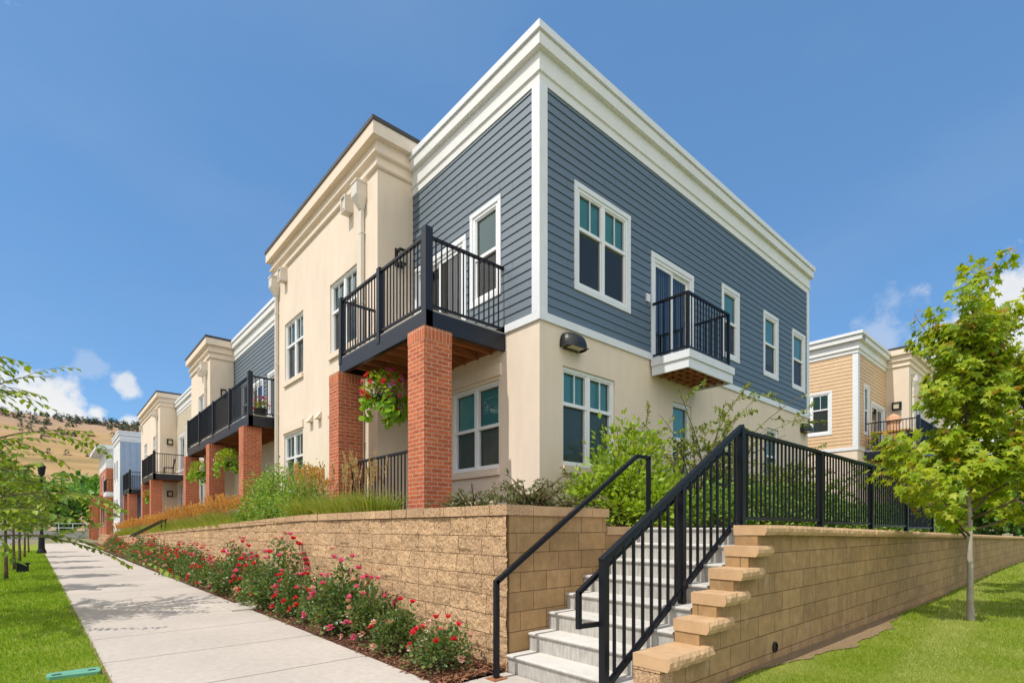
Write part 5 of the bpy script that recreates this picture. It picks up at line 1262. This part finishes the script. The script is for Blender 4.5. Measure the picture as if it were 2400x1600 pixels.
# --- hanging baskets
def basket(vine, nf, n=700, r=.34):
    o = proto('hanging_basket', '', 'hanging basket', 'flower baskets hung from the balconies')
    mb = MB(); mb.lathe((0, 0, -.02), [(0, -.2), (.14, -.17), (.2, -.02), (.2, .0), (.18, .0), (.13, -.13), (0, -.15)], 14); mb.build('pot', M['bronze'], o)
    mb = MB()
    for a in (0, 2.09, 4.19): mb.tube([(.19 * math.cos(a), .19 * math.sin(a), -.02), (0, 0, .55)], .004, 4)
    mb.tube([(0, 0, .55), (0, 0, .72)], .005, 4); mb.build('hanger', M['bronze'], o)
    d = rdir(n, .15); P = d * r * (rng.random((n, 1)) ** .35) * np.array([1, 1, .8]) + np.array([0, 0, .08])
    add_leaves('foliage', M['shrub'], T_LEAF, P, d + rdir(n) * .6, rdir(n) * .5 + np.array([0, 0, 1.]), rng.uniform(.05, .085, n), o)
    if vine:
        Ps = []
        for k in range(16):
            a = rng.random() * 6.283; rr = r * rng.uniform(.55, 1.05); l = rng.uniform(.2, .48); m_ = 11
            t = rng.random((m_, 1)); Ps.append(np.array([[math.cos(a) * rr, math.sin(a) * rr, -.02]]) + t * np.array([[math.cos(a) * .05, math.sin(a) * .05, -l]]) + rng.normal(size=(m_, 3)) * .03)
        P = np.concatenate(Ps); add_leaves('trailing_vine', M['lime'], T_ROUND, P, rdir(len(P)) + np.array([0, 0, -.8]), rdir(len(P)) + np.array([-.8, -.5, .3]), rng.uniform(.08, .13, len(P)), o)
    for cname, k in nf:
        for q in range(k):
            Ps, Ds, Ss = [], [], []
            nr = rdir(1, .1)[0]; c = nr * r * rng.uniform(.98, 1.12) * np.array([1, 1, .85]) + np.array([0, 0, .08])
            for j in range(7):
                t = 6.283 * j / 7; x_ = np.cross(nr, [0.3, .2, 1]); x_ /= np.linalg.norm(x_); y_ = np.cross(nr, x_); Ps.append(c); Ds.append(x_ * math.cos(t) + y_ * math.sin(t) + nr * .45); Ss.append(rng.uniform(.04, .06))
            P = np.array(Ps); add_leaves('bloom', M[cname], T_ROUND, P, np.array(Ds), rdir(len(P)) * .2 + np.array([0, 0, 1.]), np.array(Ss), o)
    return o
b1 = basket(True, (('red', 20), ('pink', 30), ('violet', 7))); b1['label'] = 'red and magenta flower basket with lime vine between the front brick pillars'; put(b1, 4.78, 9.05, 3.98, 0, 1.22)
b2 = basket(True, (('faded', 5), ('red', 2)), 1000, .42); b2['label'] = 'mostly green hanging basket in the nearer bay of the second townhouse'; put(b2, 4.62, 19.9, 3.75)
copy_thing(b2, (4.62, 24.3, 3.75), 2, (1, 1, 1), 'mostly green hanging basket in the farther bay of the second townhouse')
copy_thing(b1, (4.7, 39.2, 3.45), 1, (1.1, 1.1, 1.1), 'small distant hanging basket under the balcony of the third townhouse')

# --- trees
def tree_skel(H, limbs, r0, lean=(0, 0), wob=.04, seed=1):
    rr = random.Random(seed); pts = []; n = 12
    for i in range(n + 1):
        t = i / n; pts.append(np.array([lean[0] * t + rr.uniform(-wob, wob) * t, lean[1] * t + rr.uniform(-wob, wob) * t, H * t]))
    return pts, [r0 * (1 - .88 * (i / n) ** 1.1) for i in range(n + 1)]
def maple(H, first, nl, rad, seed, spikes=5, leafS=.115, per=54, label='', r0=.045):
    o = proto('maple_tree', label, 'tree', 'young maples on the lawn'); rr = random.Random(seed)
    tp_, tr_ = tree_skel(H * .86, None, r0, (.03, .02), .03, seed); tk = MB(); tk.tube(tp_, tr_, 8)
    tk.lathe((0, 0, -.08), [(r0 * 1.7, 0), (r0 * 1.25, .1), (r0, .3)], 8)
    lb = MB(); Ps, Ds, Tp, Td = [], [], [], []
    def run(pts, n_, tipred):
        pts = np.array(pts); m_ = len(pts) - 1; t = (rng.random(n_) ** .7) * .86 * m_ + .14 * m_; i0 = np.minimum(t.astype(int), m_ - 1); f_ = (t - i0)[:, None]
        p = pts[i0] * (1 - f_) + pts[i0 + 1] * f_; ax = pts[i0 + 1] - pts[i0]; ax /= np.linalg.norm(ax, axis=1, keepdims=True)
        d = rdir(n_); d = d - ax * np.sum(d * ax, axis=1, keepdims=True); d /= np.linalg.norm(d, axis=1, keepdims=True)
        p = p + d * rng.uniform(.02, .12, n_)[:, None]; d = d + ax * .5 + np.array([0, 0, -.8]); Ps.append(p); Ds.append(d)
        if tipred:
            k_ = 3; Tp.append(pts[-1] + rng.normal(size=(k_, 3)) * .03); Td.append(rdir(k_) + ax[0] * .8)
    for k in range(nl):
        t = k / (nl - 1); z = first + (H * .84 - first) * t ** .95; a = k * 2.4 + rr.uniform(-.4, .4); el = .35 + .75 * t + rr.uniform(-.1, .15)
        l = rad * (1. if t < .2 else .40 if t < .46 else .5 - .25 * (t - .5)) * rr.uniform(.7, 1.15)
        if k >= nl - spikes: el = 1.08; l = H * .27 * rr.uniform(.75, 1.2); z = H * rr.uniform(.58, .80)
        i0 = min(int(z / (H * .86) * 12), 11); b0 = tp_[i0] + (tp_[i0 + 1] - tp_[i0]) * (z / (H * .86) * 12 - i0)
        d = np.array([math.cos(a) * math.cos(el), math.sin(a) * math.cos(el), math.sin(el)]); pts = [b0]
        for j in range(6): pts.append(pts[-1] + d * l / 6); d = d + np.array([0, 0, .07]) + np.array([rr.uniform(-.1, .1) for _ in range(3)]); d /= np.linalg.norm(d)
        lb.tube(pts, [r0 * .38 * (1 - j / 7) * (1 - .4 * t) + .003 for j in range(7)], 5); run(pts, int(per * .8), True)
        for q in range(5):
            j = rr.randrange(2, 6); dd = d + np.array([rr.uniform(-.9, .9), rr.uniform(-.9, .9), rr.uniform(-.3, .5)]); dd /= np.linalg.norm(dd); tl = l * .36
            tw = [pts[j] + dd * tl * i_ / 4 for i_ in range(5)]; lb.tube(tw, [.006, .005, .004, .003, .002], 4); run(tw, int(per * .55), q < 2)
    tk.build('trunk', M['bark'], o, smooth=True); lb.build('limbs', M['twig'], o, smooth=True)
    P = np.concatenate(Ps); D = np.concatenate(Ds); Ur = P * np.array([1, 1, 0]); Ur /= np.linalg.norm(Ur, axis=1, keepdims=True) + .05; add_leaves('crown', M['maple'], T_MAPLE, P, D, rdir(len(P)) * .5 + Ur * .9 + np.array([0, 0, .6]), rng.uniform(.65, 1.2, len(P)) * leafS, o)
    P = np.concatenate(Tp); D = np.concatenate(Td); add_leaves('new_leaves', M['mapletip'], T_MAPLE, P, D, rdir(len(P)) * .5 + np.array([0, 0, 1.]), rng.uniform(.5, .8, len(P)) * leafS, o)
    return o
m1 = maple(4.95, 1.15, 42, 1.85, 3, label='young maple with yellow-green leaves and pale slim trunk on the lawn by the block wall'); put(m1, 10.2, 1.3, .1, .6)
copy_thing(m1, (15.3, .85, .1), 2.6, (1.1, 1.1, 1.1), 'second young maple, cut off by the right edge of the photo')
def street_tree(H, first, nl, rad, seed, S, per, label, name='street_tree', dense=False):
    """young street tree: ascending then arching limbs, leaves set alternately in two rows along every twig"""
    o = proto(name, label, 'tree', 'street trees in the grass strip'); rr = random.Random(seed); r0 = .05
    tp_, tr_ = tree_skel(H * .8, None, r0, (.05, .03), .04, seed); tk = MB(); tk.tube(tp_, tr_, 7); lb = MB(); Ps, Ds, Us = [], [], []
    def run(pts, sp):
        pts = np.array(pts); seg = np.linalg.norm(np.diff(pts, axis=0), axis=1); cum = np.concatenate([[0], np.cumsum(seg)]); L_ = cum[-1]; nn_ = max(3, int(L_ / sp)); t = np.linspace(.12, 1, nn_) * L_
        i0 = np.clip(np.searchsorted(cum, t) - 1, 0, len(seg) - 1); f_ = ((t - cum[i0]) / seg[i0])[:, None]; p = pts[i0] * (1 - f_) + pts[i0 + 1] * f_; ax = (pts[i0 + 1] - pts[i0]) / seg[i0][:, None]
        sd_ = np.cross(ax, np.array([0, 0, 1.])); sd_ /= np.linalg.norm(sd_, axis=1, keepdims=True) + 1e-6; sg = np.where(np.arange(nn_) % 2, 1, -1)[:, None]
        Ps.append(p); Ds.append(sd_ * sg + ax * .7 + np.array([0, 0, -.45]) + rng.normal(size=(nn_, 3)) * .2); Us.append(np.tile(np.array([[0, 0, 1.]]), (nn_, 1)) + rng.normal(size=(nn_, 3)) * .35)
    for k in range(nl):
        t = k / (nl - 1); z = first + (H * .8 - first) * t; a = k * 2.4 + rr.uniform(-.5, .5); el = .5 + .6 * t; l = rad * (1.05 - .45 * t) * rr.uniform(.7, 1.15)
        i0 = min(int(z / (H * .8) * 12), 11); b0 = tp_[i0] + (tp_[i0 + 1] - tp_[i0]) * (z / (H * .8) * 12 - i0)
        d = np.array([math.cos(a) * math.cos(el), math.sin(a) * math.cos(el), math.sin(el)]); pts = [b0]
        for j in range(9): pts.append(pts[-1] + d * l / 9); d = d + np.array([math.cos(a) * .05, math.sin(a) * .05, -.11]) + np.array([rr.uniform(-.09, .09) for _ in range(3)]); d /= np.linalg.norm(d)
        lb.tube(pts, [.018 * (1 - j / 10) + .002 for j in range(10)], 5); run(pts, per)
        for q in range(9 if dense else 6):
            j = rr.randrange(2, 9); dd = np.array([math.cos(a), math.sin(a), 0]) * rr.uniform(.2, 1) + np.array([rr.uniform(-1, 1), rr.uniform(-1, 1), rr.uniform(-.3, .6)]); dd /= np.linalg.norm(dd); tl = l * rr.uniform(.25, .5); tw = [pts[j]]
            for i_ in range(5): tw.append(tw[-1] + dd * tl / 5); dd = dd + np.array([0, 0, -.13]); dd /= np.linalg.norm(dd)
            lb.tube(tw, [.006, .005, .004, .003, .002, .0015], 3); run(tw, per)
    tk.build('trunk', M['darkbark'], o, smooth=True); lb.build('limbs', M['twig'], o)
    P = np.concatenate(Ps); add_leaves('crown', M['street'], T_ROUND if dense else T_LEAF, P, np.concatenate(Ds), np.concatenate(Us), rng.uniform(.75, 1.2, len(P)) * S, o)
    return o
t1 = street_tree(4.4, 1.05, 27, 2.45, 21, .13, .055, 'nearest street tree, long arching twigs reaching in over the grass strip'); put(t1, -1.35, 11.6, 0, .3)
t2 = street_tree(3.9, 1.4, 16, 1.15, 33, .12, .065, 'second street tree back in the grass strip', dense=True); put(t2, -.95, 16.5, 0, 1.)
for k, (y, s) in enumerate(((20.5, 1.), (25, .95), (29.5, 1.05), (35, 1.), (42, .95))): copy_thing(t2, (-.9, y, 0), rng.random() * 6.28, (s, s, s), '%s street tree back in the grass strip' % ordinal(k + 2))
# trees and scrub past the end of the street
def far_tree(h, r, seed, label, group='green trees past the end of the street', nl=900):
    o = proto('broadleaf_tree', label, 'tree', group); mb = MB(); mb.tube([(0, 0, 0), (.1, 0, h * .4), (0, .1, h * .7)], [.22, .16, .06], 6); mb.build('trunk', M['darkbark'], o)
    Ps, Ds = [], []
    for k in range(34):
        d = rdir(1, .25)[0]; c = d * rng.uniform(.5, 1) * np.array([r, r, h * .42]) + np.array([0, 0, h * .56]); n_ = nl // 34; q = rdir(n_); Ps.append(c + q * rng.random((n_, 1)) ** .4 * r * .3); Ds.append(q + rdir(n_) * .5)
    P = np.concatenate(Ps); P[:, 2] = np.maximum(P[:, 2], .2); add_leaves('crown', M['farleaf'], T_ROUND, P, np.concatenate(Ds), rdir(len(P)) * .7 + np.array([0, 0, 1.]), rng.uniform(.3, .6, len(P)) * (r / 3.), o)
    return o
f1 = far_tree(9, 4, 1, '', nl=2200)
spots = [(1, 108, 1.), (-6, 112, 1.15), (-14, 118, 1.1), (8, 116, 1.2), (3.5, 124, 1.5), (-22, 110, .9), (14, 122, 1.3), (-10, 135, 1.6), (-30, 125, 1.2), (-38, 118, 1.)]
right_spots = [(44, 4.2, .5), (50, 2.2, .55), (47, 7.5, .6), (56, 4.5, .7), (53, .4, .5), (62, 8, .8)]
for k, (x, y, s) in enumerate(spots):
    lab = '%s broadleaf tree past the concrete end wall by the sidewalk' % ordinal(k)
    if k == 0: f1['label'] = lab; put(f1, x, y, 0, 0, s)
    else: copy_thing(f1, (x, y, 0), rng.random() * 6.28, (s, s, s * rng.uniform(.85, 1.1)), lab)

for k, (x, y, s) in enumerate(right_spots):
    copy_thing(f1, (x, y, .3), rng.random() * 6.28, (s, s, s), '%s broadleaf tree behind the far end of the long block wall' % ordinal(k), 'trees beyond the long block wall')
# ------------------------------------------------------------------ hillside and its pines
# ridge seen at a constant bearing range: height follows the skyline, ground rises towards it
def hill_h(u, v):
    """u across the view (0..1), v from foot (0) to crest (1) and beyond"""
    crest = 122 + 14 * math.exp(-((u - .30) / .12) ** 2) - 30 * max(0, u - .36) + 6 * mnoise.noise((u * 9, 0, 2)) - 14 * max(0, .22 - u)
    s_ = min(1, v) ; base = crest * (s_ ** 1.25 * .9 + .1 * math.sin(s_ * math.pi / 2) ** 2)
    if v > 1: base = crest - (v - 1) * 90
    return base + 4 * mnoise.noise((u * 16, v * 7, 5)) * min(1, v * 2) + 1.5 * mnoise.noise((u * 50, v * 22, 1))
hn, vn = 150, 60; mb = MB(); a0, a1 = R(-75), R(30)
def hpos(u, v):
    ang = a0 + (a1 - a0) * u; d = 190 + 470 * v; z = hill_h(u, v) * (1 if v > .0 else 0) - 2
    return (math.sin(ang) * d, math.cos(ang) * d, z)
for i in range(hn + 1):
    for j in range(vn + 1): mb.v.append(hpos(i / hn, j / vn * 1.25))
for i in range(hn):
    for j in range(vn):
        a = i * (vn + 1) + j; mb.f.append((a, a + vn + 1, a + vn + 2, a + 1))
kind(mb.build('hill', M['hill'], smooth=True), 'structure')
# pines: thick on the crest, thin below
Ps, Ds, Ss, Ws = [], [], [], []
for k in range(4200):
    u = rng.random(); dens = rng.random(); v = 1 - abs(rng.normal()) * .10 if rng.random() < .7 else rng.uniform(.5, 1)
    cl = mnoise.noise((u * 40, v * 14, 9))
    if rng.random() < .05: v = rng.uniform(.45, .98); cl = 1
    if cl < -.14 + (1 - v) * .95 - (.2 if .18 < u < .40 else 0): continue
    p = np.array(hpos(u, min(v, 1.02))); h_ = rng.uniform(2.6, 5.6); n_ = 26
    t = rng.random(n_) ** .8; a = rng.random(n_) * 6.283; rr_ = (1 - t) * h_ * .34 + .3
    Ps.append(p + np.stack([np.cos(a) * rr_ * .4, np.sin(a) * rr_ * .4, t * h_], 1)); Ds.append(np.stack([np.cos(a), np.sin(a), rng.uniform(-.2, .6, n_)], 1)); Ss.append(rr_ * .9 + .6)
P = np.concatenate(Ps); D = np.concatenate(Ds); S = np.concatenate(Ss)
V, F = scatter(T_ROUND, P, D, rdir(len(P)) * .6 + np.array([0, 0, 1.]), S); kind(np_mesh('hillside_pines', V, F, M['conifer']), 'stuff')
hh = thing('hilltop_house', 'tiny house silhouette on the ridge of the dry hill', 'house', hpos(.445, 1.0))
p = hpos(.445, 1.0); mb = MB(); mb.box(p[0] - 7, p[0] + 7, p[1] - 4, p[1] + 4, p[2] - 2, p[2] + 5); mb.build('wall', M['cap'], hh)
mb = MB(); mb.box(p[0] - 8, p[0] + 5, p[1] - 5, p[1] + 5, p[2] + 5, p[2] + 6.2); mb.build('roof', M['brick'], hh)

# ------------------------------------------------------------------ lawn blades
def blades(name, n, samp, hmin, hmax, w_, bm='blade'):
    P = samp(n); n = len(P); D = rng.normal(size=(n, 3)) * .45 + np.array([0, 0, 1.]); dist = np.sqrt(P[:, 0] ** 2 + P[:, 1] ** 2)
    sc_ = np.clip(dist / 7, .8, 4)
    V, F = scatter(T_BLADE, P, D, rdir(n), rng.uniform(hmin, hmax, n) * np.minimum(sc_, 1.6), w_ * sc_ * rng.uniform(.7, 1.3, n))
    return kind(np_mesh(name, V, F, M[bm]), 'stuff')
def s_left(n):
    y = 5 * (9.0 ** rng.random(n)); xm = np.minimum(-.4, -.0 - .09 * y); xl = np.maximum(-2.5, np.where(y < 9, -.5 - (y - 5) * .4, -2.5)); xr_ = .455 - (y - 6.15) * .01914
    x = xl + (xr_ - xl) * rng.random(n); P = np.stack([x, y, np.full(n, .0)], 1)
    bad = (x > -.03) & (x < .40) & (y > 6.58) & (y < 6.86); return P[~bad]
def s_right(n):
    d = 4.2 * (7.0 ** rng.random(n)); b = rng.uniform(.0, 1.08, n)  # distance and bearing spread over the lawn in front of the wall
    ang = R(41.5) + R(12) + b * R(38); x = np.sin(ang) * d; y = np.cos(ang) * d
    ok = (y < 2.16) & (x > 3.48); x, y = x[ok], y[ok]; ww = .07 + .29 * np.maximum(0, np.sin((x - 5.0) * .62)) * (x < 10); ok = (y < 2.2 - ww + rng.normal(size=len(x)) * .1); x, y = x[ok], y[ok]
    z = np.array([lawn_z(a, b_) for a, b_ in zip(x, y)]); return np.stack([x, y, z], 1)
blades('grass', 70000, s_left, .025, .05, .007)
blades('grass', 170000, s_right, .02, .045, .006, 'blade2')

for o in bpy.data.objects:
    if '_w' in o: del o['_w']
